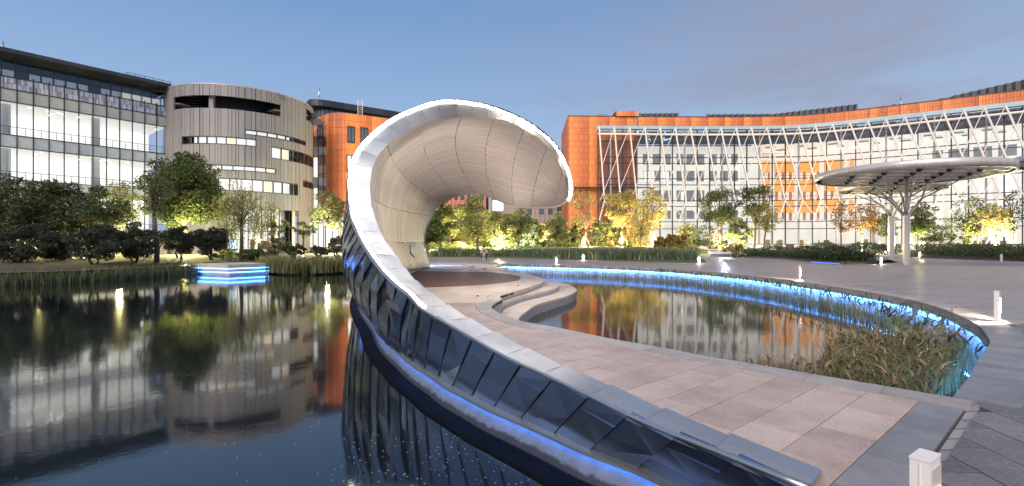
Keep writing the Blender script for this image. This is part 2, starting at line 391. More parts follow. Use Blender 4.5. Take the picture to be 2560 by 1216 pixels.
# coping stones, each a piece of the plaza edge
inner = offs(wallpts, .13); outer = offs(wallpts, -.30)
seg = 1
cop = tag(empty('pond_coping', (7, 10, 0)), kind='structure')
for i in range(len(wallpts)-1):
    c_ = MB(); a, b, c2, d2 = inner[i], inner[i+1], outer[i+1], outer[i]
    def lp(p, q, t): return (p[0]+(q[0]-p[0])*t, p[1]+(q[1]-p[1])*t)
    poly = [lp(a, b, .01), lp(a, b, .99), lp(d2, c2, .99), lp(d2, c2, .01)]
    c_.prism(poly[::-1], -.075, .004+.002*random.random())
    o = c_.build('coping_stone', M_graystone if i < 30 else M_curb, None); o.parent = cop; o.matrix_parent_inverse = Matrix.Translation((-7, -10, 0))

# ------------------------------------------------------------------ platform (peninsula) of the pavilion
top_edge = [(4.08, 4.25), (3.69, 4.65), (3.25, 5.08), (2.82, 5.53), (2.39, 5.92), (2.02, 6.41), (1.5, 6.95), (1.2, 7.35), (.7, 8.0), (.28, 8.45), (.10, 8.72), (-.06, 9.1), (-.275, 9.6), (-.36, 10), (-.45, 10.5), (-.39, 11.15), (-.24, 11.9)]
top_edge2 = [(-.32, 12.7), (-.08, 13.4), (.21, 14.2), (.52, 15.1), (.78, 16.06), (1.02, 16.9), (1.14, 17.6), (1.2, 18.4), (1.14, 19.2), (.95, 20.5), (.68, 21.6), (.3, 22.6), (-.4, 23.6), (-1.2, 24.5), (-2.1, 25.3), (-3.4, 26.4), (-4.7, 27.3)]
hull_in = [(-4.95, 26.2), (-4.92, 24.5), (-4.85, 22.0), (-4.6, 20.2), (-4.4, 18.3), (-4.1, 16.6), (-3.7, 15.0), (-3.2, 13.2), (-2.85, 11.9), (-2.25, 10.3), (-1.55, 8.4), (-1.1, 7.1), (-.68, 6.09), (-.35, 5.6), (.03, 5.25), (.38, 4.7), (.72, 4.15), (1.0, 3.64), (1.32, 3.1), (1.72, 2.68), (1.9, 2.5)]
platform = top_edge+top_edge2+hull_in+[(2.82, 3.19)]
base = MB(); bm_poly = platform
def fillpoly(name, poly, z0, z1, m, parent=None):
    bm = bmesh.new(); vs = [bm.verts.new((p[0], p[1], z1)) for p in poly]
    es = [bm.edges.new((vs[i-1], vs[i])) for i in range(len(vs))]
    bmesh.ops.triangle_fill(bm, use_beauty=True, edges=es)
    for f in bm.faces:
        if f.normal.z < 0: f.normal_flip()
    lo = [bm.verts.new((p[0], p[1], z0)) for p in poly]
    for i in range(len(poly)): bm.faces.new((vs[i-1], vs[i], lo[i], lo[i-1]))
    me = bpy.data.meshes.new(name); bm.to_mesh(me); bm.free(); me.materials.append(m); return link(name, me, parent)
plat = tag(fillpoly('platform', platform, -.075, -.018, M_joint), kind='structure')
tip_curb = []
def run_stones(line, width, length, z0, z1, m, parent, name='curb_stone', gap=.004):
    """stones along a polyline, width to the left of travel"""
    pts = [Vector((*p, 0)) for p in line]; sp_ = smoothpoly(pts, 8); L = [0]
    for i in range(1, len(sp_)): L.append(L[-1]+(sp_[i]-sp_[i-1]).length)
    def at(s):
        s = min(max(s, 0), L[-1])
        for i in range(1, len(L)):
            if L[i] >= s:
                t = (s-L[i-1])/max(L[i]-L[i-1], 1e-6); return sp_[i-1].lerp(sp_[i], t), (sp_[i]-sp_[i-1]).normalized()
        return sp_[-1], (sp_[-1]-sp_[-2]).normalized()
    n = max(1, round(L[-1]/length))
    for k in range(n):
        a, b = L[-1]*k/n+gap/2, L[-1]*(k+1)/n-gap/2; ins_, out_ = [], []
        for q in range(4):
            p, t = at(a+(b-a)*q/3); nn = Vector((-t.y, t.x, 0)); out_.append((p.x, p.y)); ins_.append((p.x+nn.x*width, p.y+nn.y*width))
        mb = MB(); mb.prism(out_+ins_[::-1], z0, z1+random.uniform(-.002, .002)); mb.build(name, m, parent)
run_stones(top_edge, .33, .62, -.10, .004, M_curb, plat)
run_stones(top_edge2, .33, .62, -.10, .004, M_granite_far, plat)
run_stones([(-.24, 11.9), (-.30, 12.3), (-.32, 12.7)], .33, .6, -.10, .003, M_granite_far, plat)
# risers below the upper edge
def riser(line, z0, z1, m, name, parent):
    mb = MB(); s2 = [(p.x, p.y) for p in smoothpoly([Vector((*p, 0)) for p in line], 5)]; s3 = offs(s2, .02); ribbon(mb, s3, z0, s3, z1)
    return mb.build(name, m, parent, smooth=True)
# inner polygons: grey band next to the plaza line and pink slabs inside
def offline(line, d): return offs(line, d)
in1 = offs([(p.x, p.y) for p in smoothpoly([Vector((*p, 0)) for p in top_edge], 3)], .337)
in2 = offs([(p.x, p.y) for p in smoothpoly([Vector((*p, 0)) for p in [top_edge[-1]]+top_edge2], 3)], .337)
slab_poly = in1[1:]+in2[1:-1]+hull_in[:-1]+[(2.0, 2.5), (2.82, 3.19), (4.02, 4.2)]
if sum(slab_poly[i-1][0]*slab_poly[i][1]-slab_poly[i][0]*slab_poly[i-1][1] for i in range(len(slab_poly))) < 0: slab_poly = slab_poly[::-1]
ua = Vector((.768, .64)); ub = Vector((-.64, .768)); org = Vector((4.08, 4.25))
# grey end band along the plaza line: line direction from (4.08,4.25) to (1.8,2.33) is -ua
nslab = 0
def slab(cx, cy, a, b, m, zt, parent=plat, name='paving_slab', poly=None, thick=.05, rot=None):
    global nslab
    A, B = (ua, ub) if rot is None else rot
    g = .0035
    cs = [Vector((cx, cy))+A*(sx*(a/2-g))+B*(sy*(b/2-g)) for sx, sy in ((-1, -1), (1, -1), (1, 1), (-1, 1))]
    pl = clip(poly or slab_poly, [(p.x, p.y) for p in cs])
    if len(pl) < 3 or area(pl) < .006: return
    mb = MB(); c0 = (cx, cy); mb.prism([(p[0]-cx, p[1]-cy) for p in pl], -thick, 0); mb.build(name, m, parent, loc=(cx, cy, zt)); nslab += 1
for row in range(-2, 34):
    pass
# coordinates (p,q): world = org + ua*p + ub*q ; q>0 goes inland to the left/back, band for q<.62
bandq = .29
for k in range(0, 9):
    for r in range(1):
        p = -.45-k*.62-(.0 if r == 0 else .39); c_ = org+ua*p+ub*(bandq/2+.012+bandq*r)
        slab(c_.x, c_.y, .62, bandq, M_graystone, 0)
q0 = bandq+.012
for r in range(0, 60):
    qc = q0+.37*r+.185
    for k in range(-24, 26):
        p = k*.68+(.34 if r % 2 else 0)+((r*37) % 5)*.02; c_ = org+ua*p+ub*qc
        if c_.y > 11.2: continue
        if c_.x < -7 or c_.x > 5: continue
        slab(c_.x, c_.y, .68, .37, M_granite, random.uniform(-.0015, .0015))
# beyond: larger slabs laid square to the view
rot2 = (Vector((.995, .1)), Vector((-.1, .995)))
far_poly = slab_poly
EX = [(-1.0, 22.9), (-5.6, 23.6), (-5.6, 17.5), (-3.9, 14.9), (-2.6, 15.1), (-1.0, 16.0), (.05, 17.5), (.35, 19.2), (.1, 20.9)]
for r in range(0, 19):
    for k in range(-8, 3):
        cx, cy = k*.95+(.47 if r % 2 else 0), 11.2+.9*r+.45
        slab(cx, cy, .95, .9, M_granite_far, 0, rot=(Vector((1, 0)), Vector((0, 1))))
# brown strips laid over the slabs under the vault
bstrips = MB(); EXs = [(p.x, p.y) for p in smoothpoly([Vector((*p, 0)) for p in EX+EX[:1]], 4)][:-1]
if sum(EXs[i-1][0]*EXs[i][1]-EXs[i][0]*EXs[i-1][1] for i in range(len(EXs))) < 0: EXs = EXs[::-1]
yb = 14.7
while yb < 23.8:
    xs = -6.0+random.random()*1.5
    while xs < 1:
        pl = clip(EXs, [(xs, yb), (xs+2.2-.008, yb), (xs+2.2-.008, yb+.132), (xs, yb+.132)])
        if len(pl) > 2 and area(pl) > .003: bstrips.tn = random.random(); bstrips.prism(pl, -.02, .008)
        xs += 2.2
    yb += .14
o = bstrips.build('deck_board', M_brownstrips, plat); o['kind'] = 'stuff'
# steps down to the pond (two ledges)
mid = [(-.24, 11.95), (-.22, 12.5), (.09, 13.55), (.46, 14.5), (.9, 15.3), (1.3, 16.2), (1.6, 17), (1.75, 17.8), (1.76, 18.7), (1.6, 19.9), (1.25, 21.0)]
low = [(.30, 8.6), (.2, 10.2), (.16, 11.1), (.38, 12.3), (.65, 13.4), (1.07, 14.35), (1.58, 15.35), (2.0, 16.3), (2.3, 17.3), (2.44, 18.3), (2.4, 20), (2.1, 21.3), (1.3, 22.6), (.3, 23.6)]
def ledge(line, back, z, name):
    lp_ = [(p.x, p.y) for p in smoothpoly([Vector((*p, 0)) for p in line], 4)]
    poly = lp_+back
    o = fillpoly(name, poly, -.85, z-.05, M_conc); tag(o, kind='structure')
    run_stones(line, .42, .7, z-.075, z, M_granite_far, o, 'step_stone')
    lpin = offs(lp_, .43); mb = MB()
    fp = lpin+back
    o2 = fillpoly('step_top', fp, z-.05, z-.002, M_granite_far, o)
    return o
ledge(mid, [(-.3, 22), (-1.6, 20), (-1.6, 13)], -.17, 'upper_step')
ledge(low, [(-1.4, 23), (-1.8, 15), (-1.3, 9.4), (-.5, 8.8)], -.34, 'lower_step')
riser(top_edge[:], -.09, -.8, M_wall, 'riser', plat); riser([top_edge[-1]]+top_edge2, -.09, -.8, M_wall, 'riser', plat)
rz = riser(mid, -.24, -.6, mat('step_riser', (.36, .33, .31), .6, noise=(8, .3)), 'riser', plat)
st = MB(); s_ = offs([(p.x, p.y) for p in smoothpoly([Vector((*p, 0)) for p in low], 5)], -.02)
rr = riser(low, -.42, -.8, M_wall, 'riser', plat)
# stepping slabs at the back of the platform
stp = []
for i, (cx, cy, w, dd, z) in enumerate(((-3.6, 29.2, 2.6, 1.5, .0), (-1.9, 30.6, 2.4, 1.4, .0), (-1.1, 28.6, 1.7, 1.1, -.06), (-2.6, 27.3, 2.3, 1.1, -.03))):
    mb = MB(); w2, d2 = w/2, dd/2; mb.prism([(-w2, -d2*.8), (w2*.8, -d2), (w2, d2*.7), (-w2*.9, d2)], -.16, 0); mb.cur = 1
    mb.prism([(-w2*.8, -d2*.6), (w2*.6, -d2*.8), (w2*.8, d2*.5), (-w2*.7, d2*.8)], -.9, -.16)
    o = mb.build('stepping_slab', [M_granite_far, M_conc], loc=(cx, cy, z))
    tag(o, ['widest pale stone stepping slab, at the left behind the vault', 'pale stone stepping slab nearest the far walkway, towards the crouching photographer', 'small lower stepping slab at the right beside the blue lit water', 'low stepping slab nearest the back edge of the platform'][i], 'stone slab', 'stepping slabs behind the pavilion')

# near-right dark pavers, real pieces
pav = tag(empty('pavement', (4, 3, 0)), kind='structure')
pv_poly = [(.55, 1.2), (10.2, 1.2), (10.2, 8.4)]+[(p[0], p[1]) for p in outer[:31] if p[1] < 8.4][::-1]
pl_right = offs(platform_line, -.02)
pv_poly = [(1.0, 1.62), (1.2, 1.2), (10.4, 1.2), (10.4, 8.6)]+[p for p in outer[:36] if p[1] < 8.5][::-1]+[(4.12, 4.2), (2.86, 3.14)]
if sum(pv_poly[i-1][0]*pv_poly[i][1]-pv_poly[i][0]*pv_poly[i-1][1] for i in range(len(pv_poly))) < 0: pv_poly = pv_poly[::-1]
cnt = 0
th = R_(-5); dA = Vector((math.cos(th), math.sin(th))); dB = Vector((-dA.y, dA.x))
for r in range(-2, 34):
    for k in range(-4, 20):
        c_ = Vector((1.0, 1.2))+dA*((r+.5)*.34)+dB*((k+.5)*.86+(.43 if r % 2 else 0)+((r*13) % 7)*.05)
        if c_.y < .9 or c_.y > 8.8: continue
        if not inside((c_.x, c_.y), pv_poly): 
            pass
        g = .005; cs = [c_+dA*(sx*(.17-g))+dB*(sy*(.43-g)) for sx, sy in ((-1, -1), (1, -1), (1, 1), (-1, 1))]
        pl = clip(pv_poly, [(p.x, p.y) for p in cs])
        if len(pl) < 3 or area(pl) < .01: continue
        mb = MB(); mb.prism([(p[0]-c_.x, p[1]-c_.y) for p in pl], -.05, 0)
        o = mb.build('paver', M_paver, pav, loc=(c_.x-4, c_.y-3, .002+random.uniform(0, .003))); cnt += 1
print('slabs', nslab, 'pavers', cnt)
jb = fillpoly('paver_bed', pv_poly, -.03, -.008, M_joint, None); tag(jb, kind='structure')

# ------------------------------------------------------------------ the pavilion
cap_px = [(2020,1226,2059,1177),(1785,1130,1823,1090),(1606,1058,1660.6,1026),(1473,993,1525.7,966.8),(1355,937,1411,918),(1258,892,1317,873.5),(1182,849,1239,834),(1109,807,1175,798.7),
 (1052,773,1120.7,765.5),(1026,745,1078,734.7),(985,712,1040.7,704),(950,675,1012.7,673),(922,637,991,643),(903,605,966.7,612),(890,577,952,584),(878,545,938.7,554),(873,512,929.5,522),(870,478,925,489),
 (870,440,925,456),(876,410,930.4,421.5),(892,374,943,391.6),(925,337,968,363),(963,306,999,339.5),(1003,283,1034,320),(1050,264,1069,306),(1094,251.5,1103,297.5),(1140,250,1141,293),(1180,254.5,1180,292),(1219,261.5,1219,293),
 (1257,273.5,1250,298.4),(1290,288,1283,308),(1318,302,1311,324),(1347,321,1338,338),(1371,341,1360,357),(1392,364,1379,378),(1405,385,1393,400),(1415,405,1402,418),(1423,425,1410,438),(1428,445,1415,459),(1431,465,1419,476),(1429,484,1420,490),(1423,499,1421,499)]
od = [2.0, 2.9, 3.38, 3.9, 4.45, 5.0, 5.4, 5.85, 6.3, 6.6, 6.9, 7.25, 7.6, 8.0, 8.4, 8.9, 9.4, 9.9, 10.4, 10.9, 11.3, 11.7, 12.0, 12.3, 12.6, 12.85, 13.1, 13.3, 13.5, 13.7, 13.9, 14.1, 14.3, 14.5, 14.7, 14.9, 15.15, 15.4, 15.7, 16.05, 16.45, 17.0]
CO, CI = [], []
for i, (ox, oy, ix, iy) in enumerate(cap_px):
    if i < 3: CO.append(G(ox, oy, .12)); CI.append(G(ix, iy, .12)); continue
    CO.append(P(ox, oy, od[i]))
    if i < 9: CI.append(G(ix, iy, CO[i].z))
    else: CI.append(P(ix, iy, od[i]+{9: .52, 10: .5, 11: .48, 12: .46, 13: .42, 14: .4}.get(i, .32 if i < 34 else .32*(41-i)/7)))
RK = [*[(q, Vector((CI[q].x+.03, CI[q].y, 0))) for q in (0, 1, 2, 3, 4, 5, 6, 7)], (8, Vector((-.95, 7.1, 0))), (9, Vector((-1.4, 8.4, 0))), (10, Vector((-2.1, 10.3, 0))), (10.6, Vector((-2.7, 11.9, 0))), (11.1, Vector((-3.4, 14.3, 0))), (11.6, Vector((-4.05, 17.4, 0))), (12.1, G(1024, 685)), (12.6, G(1059, 673)), (13.0, G(1075, 669.5)), (13.5, P(1066, 640, 27)), (14.2, P(1061.5, 605, 26)), (15.5, P(1064.5, 577, 25.2)), (17, P(1078, 541, 24.5)), (18, P(1087, 528, 24)), (20, P(1098, 514, 23.4)), (21, P(1106, 507, 23)), (22, P(1119, 499.5, 22.6)), (23, P(1134, 493, 22.1)),
 (24, P(1151, 488, 21.6)), (25, P(1168, 485, 21.2)), (26, P(1184, 484, 20.8)), (27, P(1203, 485.5, 20.3)), (28, P(1224, 493, 19.9)), (29, P(1245, 501, 19.5)), (30, P(1266, 509, 19.1)), (31, P(1286, 515, 18.8)), (32, P(1305, 518, 18.5)), (33, P(1322, 519.5, 18.3)),
 (34, P(1340, 520.3, 18.05)), (35, P(1356, 520, 17.85)), (36, P(1371, 519.6, 17.7)), (37, P(1386, 518, 17.5)), (38, P(1397, 515, 17.35)), (39, P(1407, 510, 17.2)), (40, P(1414, 505, 17.1)), (41, P(1421, 499.3, 17.0))]
def Rr(s): return keyspl(RK, s)
def B3(x, y, z=-.38): return Vector((x, y, z))
BK = [(0, B3(1.62, 3.05)), (.75, B3(1.30, 3.46)), (1.5, B3(1.01, 3.83)), (2.25, B3(.68, 4.15)), (3, B3(.40, 4.5)), (3.75, B3(.09, 4.87)), (4.5, B3(-.19, 5.2)), (5.25, B3(-.46, 5.58)), (6, B3(-.73, 5.95)), (6.7, B3(-.97, 6.38)), (7.4, B3(-1.22, 6.78)), (8, B3(-1.45, 7.19)), (9.1, B3(-1.75, 7.8)), (9.8, B3(-2.08, 8.45)),
 (10.5, B3(-2.45, 9.3)), (11, B3(-3.0, 10.8)), (12, B3(-3.9, 13.0)), (13, B3(-4.65, 15.0)), (14, B3(-5.3, 17.0)), (15, B3(-5.85, 19.0)), (16, B3(-6.2, 21.0)), (17, B3(-6.3, 23.0)), (18, B3(-6.1, 25.0)), (19, B3(-5.5, 26.7, -.3)), (19.5, Rr(13.0)+Vector((-.2, .1, 0))), (20, Rr(15.0)), (20.5, Rr(17)), (21, Rr(19)), (22, Rr(21)), (23, Rr(22.6)), (24, Rr(23.8)), (25, Rr(24.9)), (26, Rr(26)), (27, Rr(27)), (28, Rr(28)), (30, Rr(30)), (32, Rr(32)), (34, Rr(34)), (36, Rr(36)), (38, Rr(38)), (40, Rr(40)), (41, Rr(41))]
def outd(p):
    d = Vector((p.x-.9, 0, p.z-2.3)); return d.normalized() if d.length > 1e-3 else Vector((0, 0, 1))
def rnorm(fa, fb, s, v):
    e = .15; s0, s1 = max(s-e, 0), min(s+e, 41); ds = fa(s1).lerp(fb(s1), v)-fa(s0).lerp(fb(s0), v); dv = fb(s)-fa(s)
    n = ds.cross(dv); p = fa(s).lerp(fb(s), v)
    if n.length < 1e-6: return outd(p)
    n.normalize(); return n
fI = lambda s: spl(CI, s)
fO = lambda s: spl(CO, s)
fB = lambda s: keyspl(BK, s)
def wood(s, v, off=0.0):
    a, b = fI(s), Rr(s); L = (b-a).length; p = a.lerp(b, v); amp = .085*min(L, 8)*math.sin(math.pi*v)
    amp *= min(1, max(0, (s-9)/4)); return p+outd(p)*amp+rnorm(fI, Rr, min(s, 40.6), v)*off
def hull(s, v, off=0.0):
    a, b = fO(s), fB(s); L = (b-a).length; p = a.lerp(b, v)
    k = min(1, max(0, (s-7)/6)); tipk = min(1, (41-s)/5); up = min(1, max(0, (s-17)/5))
    amp = ((.018+.075*up)*min(L, 9)*math.sin(math.pi*v)+.25*math.sin(math.pi*v)*max(0, 1-abs(s-21.5)/6))*k
    return p+outd(p)*amp+rnorm(fO, fB, min(s, 40.6), v)*(off+.20*min(1, 6*v)*tipk*k)
pv = empty('wave_pavilion', (-3, 14, 0)); tag(pv, 'curling wave shaped pavilion with pale timber vault, metal scales and glowing white rim', 'pavilion')
PI_ = Matrix.Translation((3, -14, 0))
def pbuild(mb, name, m, smooth=False):
    o = mb.build(name, m, pv, smooth); o.matrix_parent_inverse = PI_; return o
def steel_mat(name, col, rough, var):
    m = mat(name, col, rough, metal=.92, var=var, noise=(1.4, .3, .09), bump=(2.2, .035, .02))
    return m
M_scale = steel_mat('hull_scale_steel', (.36, .46, .62), .22, .32)  # blue of the waterside lights is put into the steel colour
M_cap = steel_mat('rim_cap_steel', (.62, .61, .60), .40, .10)
M_woodl = mat('pale_timber', (.56, .495, .445), .6, tint=.09, hue=.005, noise=(5, .08), bump=(40, .1, .004), stretch=(1, .4, 1))
# timber lining
joints = [9.6, 12.0, 14.2, 17, 21, 23.7, 26.3, 28.6, 31.0, 33.4, 36.4, 41]
NP = 74; V = []; Fc = []; T = []
for j in range(NP):
    v0, v1 = j/NP, (j+1)/NP; g = .045/NP; off = random.uniform(-.006, .006)
    for k in range(len(joints)-1):
        a, b = joints[k]+random.uniform(-.03, .03)*(k > 0), joints[k+1]-.035
        b = min(b, 40.9); n = max(2, int((b-a)/.45)); tn = random.random(); base_i = len(V); off = random.uniform(-.004, .004)
        for i in range(n+1):
            s = a+(b-a)*i/n
            for (v_, o_) in ((v0+g, .05), (v0+g, off), (v1-g, off), (v1-g, .05)): V.append(tuple(wood(s, v_, o_)))
        for i in range(n):
            q = base_i+4*i
            for e in range(3): Fc.append((q+e, q+e+1, q+e+5, q+e+4)); T.append(tn)
me = npmesh('timber_lining', V, Fc, M_woodl, T); o = link('timber_lining', me, pv); o.matrix_parent_inverse = PI_; o['kind'] = 'stuff'
def surf(fn, s0, s1, ns, v0, v1, nv, name, m, off=0, smooth=True):
    V = [tuple(fn(s0+(s1-s0)*i/ns, v0+(v1-v0)*j/nv, off)) for i in range(ns+1) for j in range(nv+1)]
    Fq = [(i*(nv+1)+j, i*(nv+1)+j+1, (i+1)*(nv+1)+j+1, (i+1)*(nv+1)+j) for i in range(ns) for j in range(nv)]
    o = link(name, npmesh(name, V, Fq, m, smooth=smooth), pv); o.matrix_parent_inverse = PI_; return o
M_back = mat('dark_backing', (.02, .02, .022), .8)
surf(wood, 0, 9.7, 30, 0, 1, 3, 'inner_wall_face', mat('inner_face_timber', (.50, .44, .39), .6, noise=(5, .12)), 0, False)
surf(wood, 9.6, 40.95, 160, 0, 1, 44, 'lining_backing', M_back, .045)
surf(hull, 0, 41, 200, 0, 1, 30, 'hull_backing', M_back, -.035)
# rim cap panels
for i in range(41):
    mb = MB(); n = 4; top, bot = [], []
    for k in range(n+1):
        s = i+.012+.972*k/n; a, b = spl(CO, s), spl(CI, s); t = (spl(CO, min(s+.05, 41))-spl(CO, max(s-.05, 0))).normalized(); w = (b-a)
        nn = t.cross(w)
        nn = nn.normalized() if nn.length > 1e-6 else Vector((0, -1, 0))
        if nn.y > 0 and i > 9: nn = -nn
        if nn.z < 0 and i <= 9: nn = -nn
        lift = .002+.022*(k/n); top.append((a+nn*lift, a.lerp(b, .5)+nn*(lift-.006), b+nn*lift)); bot.append((a-nn*.03, b-nn*.03))
    for k in range(n):
        mb.q(top[k][0], top[k][1], top[k+1][1], top[k+1][0]); mb.q(top[k][1], top[k][2], top[k+1][2], top[k+1][1])
        mb.q(top[k][0], top[k+1][0], bot[k+1][0], bot[k][0]); mb.q(top[k][2], top[k+1][2], bot[k+1][1], bot[k][1])
    mb.q(top[n][0], top[n][2], bot[n][1], bot[n][0]); mb.q(top[0][0], top[0][2], bot[0][1], bot[0][0])
    pbuild(mb, 'cap_panel', M_cap)
# hull scales
ss = [0, .75, 1.5, 2.25, 3, 3.75, 4.5, 5.25, 6, 6.7, 7.4, 8, 8.55, 9.1, 9.8, 10.5, 11, 11.6, 12.2, 12.8, 13.4, 14, 14.6, 15.2, 15.8, 16.4, 17, 17.7, 18.5, 19.4, 20.4, 21.5, 22.7, 24, 25.3, 26.5, 27.5, 28.5, 29.5, 30.5, 31.5, 33, 34.5, 36.5, 38.5, 41]
scn = 0
for i in range(len(ss)-1):
    s0, s1 = ss[i], ss[i+1]; L = (hull((s0+s1)/2, 0)-hull((s0+s1)/2, 1)).length
    n = 2 if i < 10 else max(2, min(10, round(L/1.15)))
    for k in range(n+1):
        sh = .5 if i % 2 else 0
        a, b = (k-sh)/n, (k+1-sh)/n
        a, b = max(a, 0), min(b, 1)
        if b-a < .02: continue
        g = .006; dv = .12/n
        def H(s, v, o): return hull(s, min(max(v, 0), 1), o)
        nr_ = rnorm(fO, fB, min((s0+s1)/2, 40.6), min(1, (a+b)/2))
        sl = .22/n if k > 0 or sh else 0
        e_ = .005/max(.3, (spl(CO, s1)-spl(CO, s0)).length)*(s1-s0); jt = .003 if i < 10 else .007
        c00, c10, c11, c01 = H(s0+e_, a+.004/n, .026), H(s1-e_, a+.004/n, .006), H(s1-e_, b-.004/n, .004), H(s0+e_, b-.004/n, .024)
        od_ = nr_
        for q_c in (c00, c10, c11, c01): q_c += od_*random.uniform(-jt, jt)
        fold = od_*(.008 if i < 10 else .016)
        mb = MB(); back_ = od_*-.06
        if (i+k) % 2: m1 = (c00+c11)/2+fold; tris = ((c00, c10, m1), (c10, c11, m1), (c11, c01, m1), (c01, c00, m1)) if i >= 10 else ((c00, c10, c11), (c00, c11, c01))
        else: m1 = (c10+c01)/2+fold*.3; tris = ((c00, c10, m1), (c10, c11, m1), (c11, c01, m1), (c01, c00, m1)) if i >= 10 else ((c00+fold, c10, c01), (c10, c11, c01))
        if not (i+k) % 2 and i < 10: c00 = c00+fold
        for t3 in tris: mb.q(*t3)
        for u_, w_ in ((c00, c10), (c10, c11), (c11, c01), (c01, c00)): mb.q(u_, w_, w_+back_, u_+back_)
        pbuild(mb, 'metal_scale', M_scale); scn += 1
print('scales', scn)
# edge trims and light line
mb = MB(); mb.tube([spl(CO, s*.25)+Vector((0, 0, .012 if s < 60 else 0)) for s in range(0, 165)], [.020+.012*(36 < s < 60) for s in range(165)], 6); pbuild(mb, 'edge_trim', M_cap, True)
mb = MB(); mb.tube([Rr(13.0+s*.2) for s in range(0, 140)], .035, 6); pbuild(mb, 'rear_edge', M_white, True)
mb = MB()
pts = []
for q in range(0, 133):
    s = 8+q*.25; a, b = spl(CO, s), spl(CI, s); w = (b-a); L = w.length; t = (spl(CO, min(s+.05, 41))-spl(CO, max(s-.05, 0))).normalized(); nn = t.cross(w)
    nn = nn.normalized() if nn.length > 1e-6 else Vector((0, -1, 0))
    if nn.y > 0: nn = -nn
    pts.append(a+w.normalized()*min(.055, L*.4)+nn*.02 if L > 1e-4 else a+nn*.02)
mb.tube(pts, [.02+.016*min(1, max(0, q-12)/30) for q in range(133)], 6); pbuild(mb, 'light_strip', E_white, True)
# dark slot in the timber wall
best = {}
def nearest(px, py):
    bd = 1e9
    for i in range(0, 60):
        for j in range(0, 41):
            s, v = 10.6+i*.1, j/40; p = wood(s, v, -.012); qx = 1280+p.x/p.y*F; qy = HZ-(p.z-HC)/p.y*F; d = (qx-px)**2+(qy-py)**2
            if d < bd: bd = d; r = p
    return r
mb = MB(); a_, b_, c_ = nearest(1025, 613), nearest(1025, 631), nearest(1034, 645); mb.tube([a_, b_, c_], .03, 5); pbuild(mb, 'wall_slot', M_back)
# concrete footing of the hull
fo = []
for q in range(0, 78):
    s = q*.25; p = keyspl(BK, s); p2 = keyspl(BK, s+.1); t = (p2-p); t.z = 0
    if t.length < 1e-5: continue
    t.normalize(); nn = Vector((-t.y, t.x, 0))  # left of travel = pond side
    fo.append((p, nn))
mb = MB()
for i in range(len(fo)-1):
    (p, n1), (q, n2) = fo[i], fo[i+1]
    def pr(p, n, o, z): v = p+n*o; return (v.x, v.y, z)
    prof = [(-.06, -.395), (.04, -.40), (.16, -.58), (.16, -.9)]
    for k in range(3): mb.q(pr(p, n1, *prof[k]), pr(q, n2, *prof[k]), pr(q, n2, *prof[k+1]), pr(p, n1, *prof[k+1]))
def footing_mat():
    m = mat('footing_concrete', (.13, .15, .18), .7, noise=(7, .35), bump=(25, .4, .01))
    n, l = m.node_tree.nodes, m.node_tree.links; b = n['Principled BSDF']; src = b.inputs['Base Color'].links[0].from_socket
    ge = n.new('ShaderNodeNewGeometry'); sp = n.new('ShaderNodeSeparateXYZ'); l.new(ge.outputs['Position'], sp.inputs[0])
    no = n.new('ShaderNodeTexNoise'); no.inputs['Scale'].default_value = 8; no.inputs['Detail'].default_value = 8; no.inputs['Roughness'].default_value = .7; l.new(ge.outputs['Position'], no.inputs[0])
    ma = n.new('ShaderNodeMath'); ma.operation = 'MULTIPLY_ADD'; ma.inputs[1].default_value = -.11; l.new(no.outputs[0], ma.inputs[0]); l.new(sp.outputs['Z'], ma.inputs[2])
    mr = n.new('ShaderNodeMapRange'); mr.inputs['From Min'].default_value = -.600; mr.inputs['From Max'].default_value = -.575; l.new(ma.outputs[0], mr.inputs[0])
    mx = n.new('ShaderNodeMix'); mx.data_type = 'RGBA'; mx.inputs[6].default_value = (.02, .022, .028, 1); l.new(mr.outputs[0], mx.inputs[0]); l.new(src, mx.inputs[7]); l.new(mx.outputs[2], b.inputs['Base Color'])
    return m
pbuild(mb, 'footing', footing_mat(), True)
mb = MB()
for i in range(len(fo)-1):
    (p, n1), (q, n2) = fo[i], fo[i+1]
    w1 = .30
    mb.q(pr(p, n1, .13, -.59), pr(q, n2, .13, -.59), pr(q, n2, w1+.1, -.60), pr(p, n1, w1+.1, -.60)); mb.q(pr(p, n1, w1+.1, -.60), pr(q, n2, w1+.1, -.60), pr(q, n2, w1+.12, -.9), pr(p, n1, w1+.12, -.9))
pbuild(mb, 'wet_ledge', M_stain, True)
mb = MB(); mb.tube([f[0]+f[1]*.075+Vector((0, 0, -.012)) for f in fo[1:]], .006, 5); pbuild(mb, 'blue_light_strip', emis('blue_led_footing', (.03, .25, 1.0), 34), True)
mb = MB()
for i in range(len(fo)-1):
    (p, n1), (q, n2) = fo[i], fo[i+1]; mb.q(pr(p, n1, -.03, -.365), pr(q, n2, -.03, -.365), pr(q, n2, .105, -.372), pr(p, n1, .105, -.372)); mb.q(pr(p, n1, .105, -.372), pr(q, n2, .105, -.372), pr(q, n2, .105, -.40), pr(p, n1, .105, -.40))
pbuild(mb, 'drip_edge', M_cap, True)  # added visor lip that hides the blue tube from above
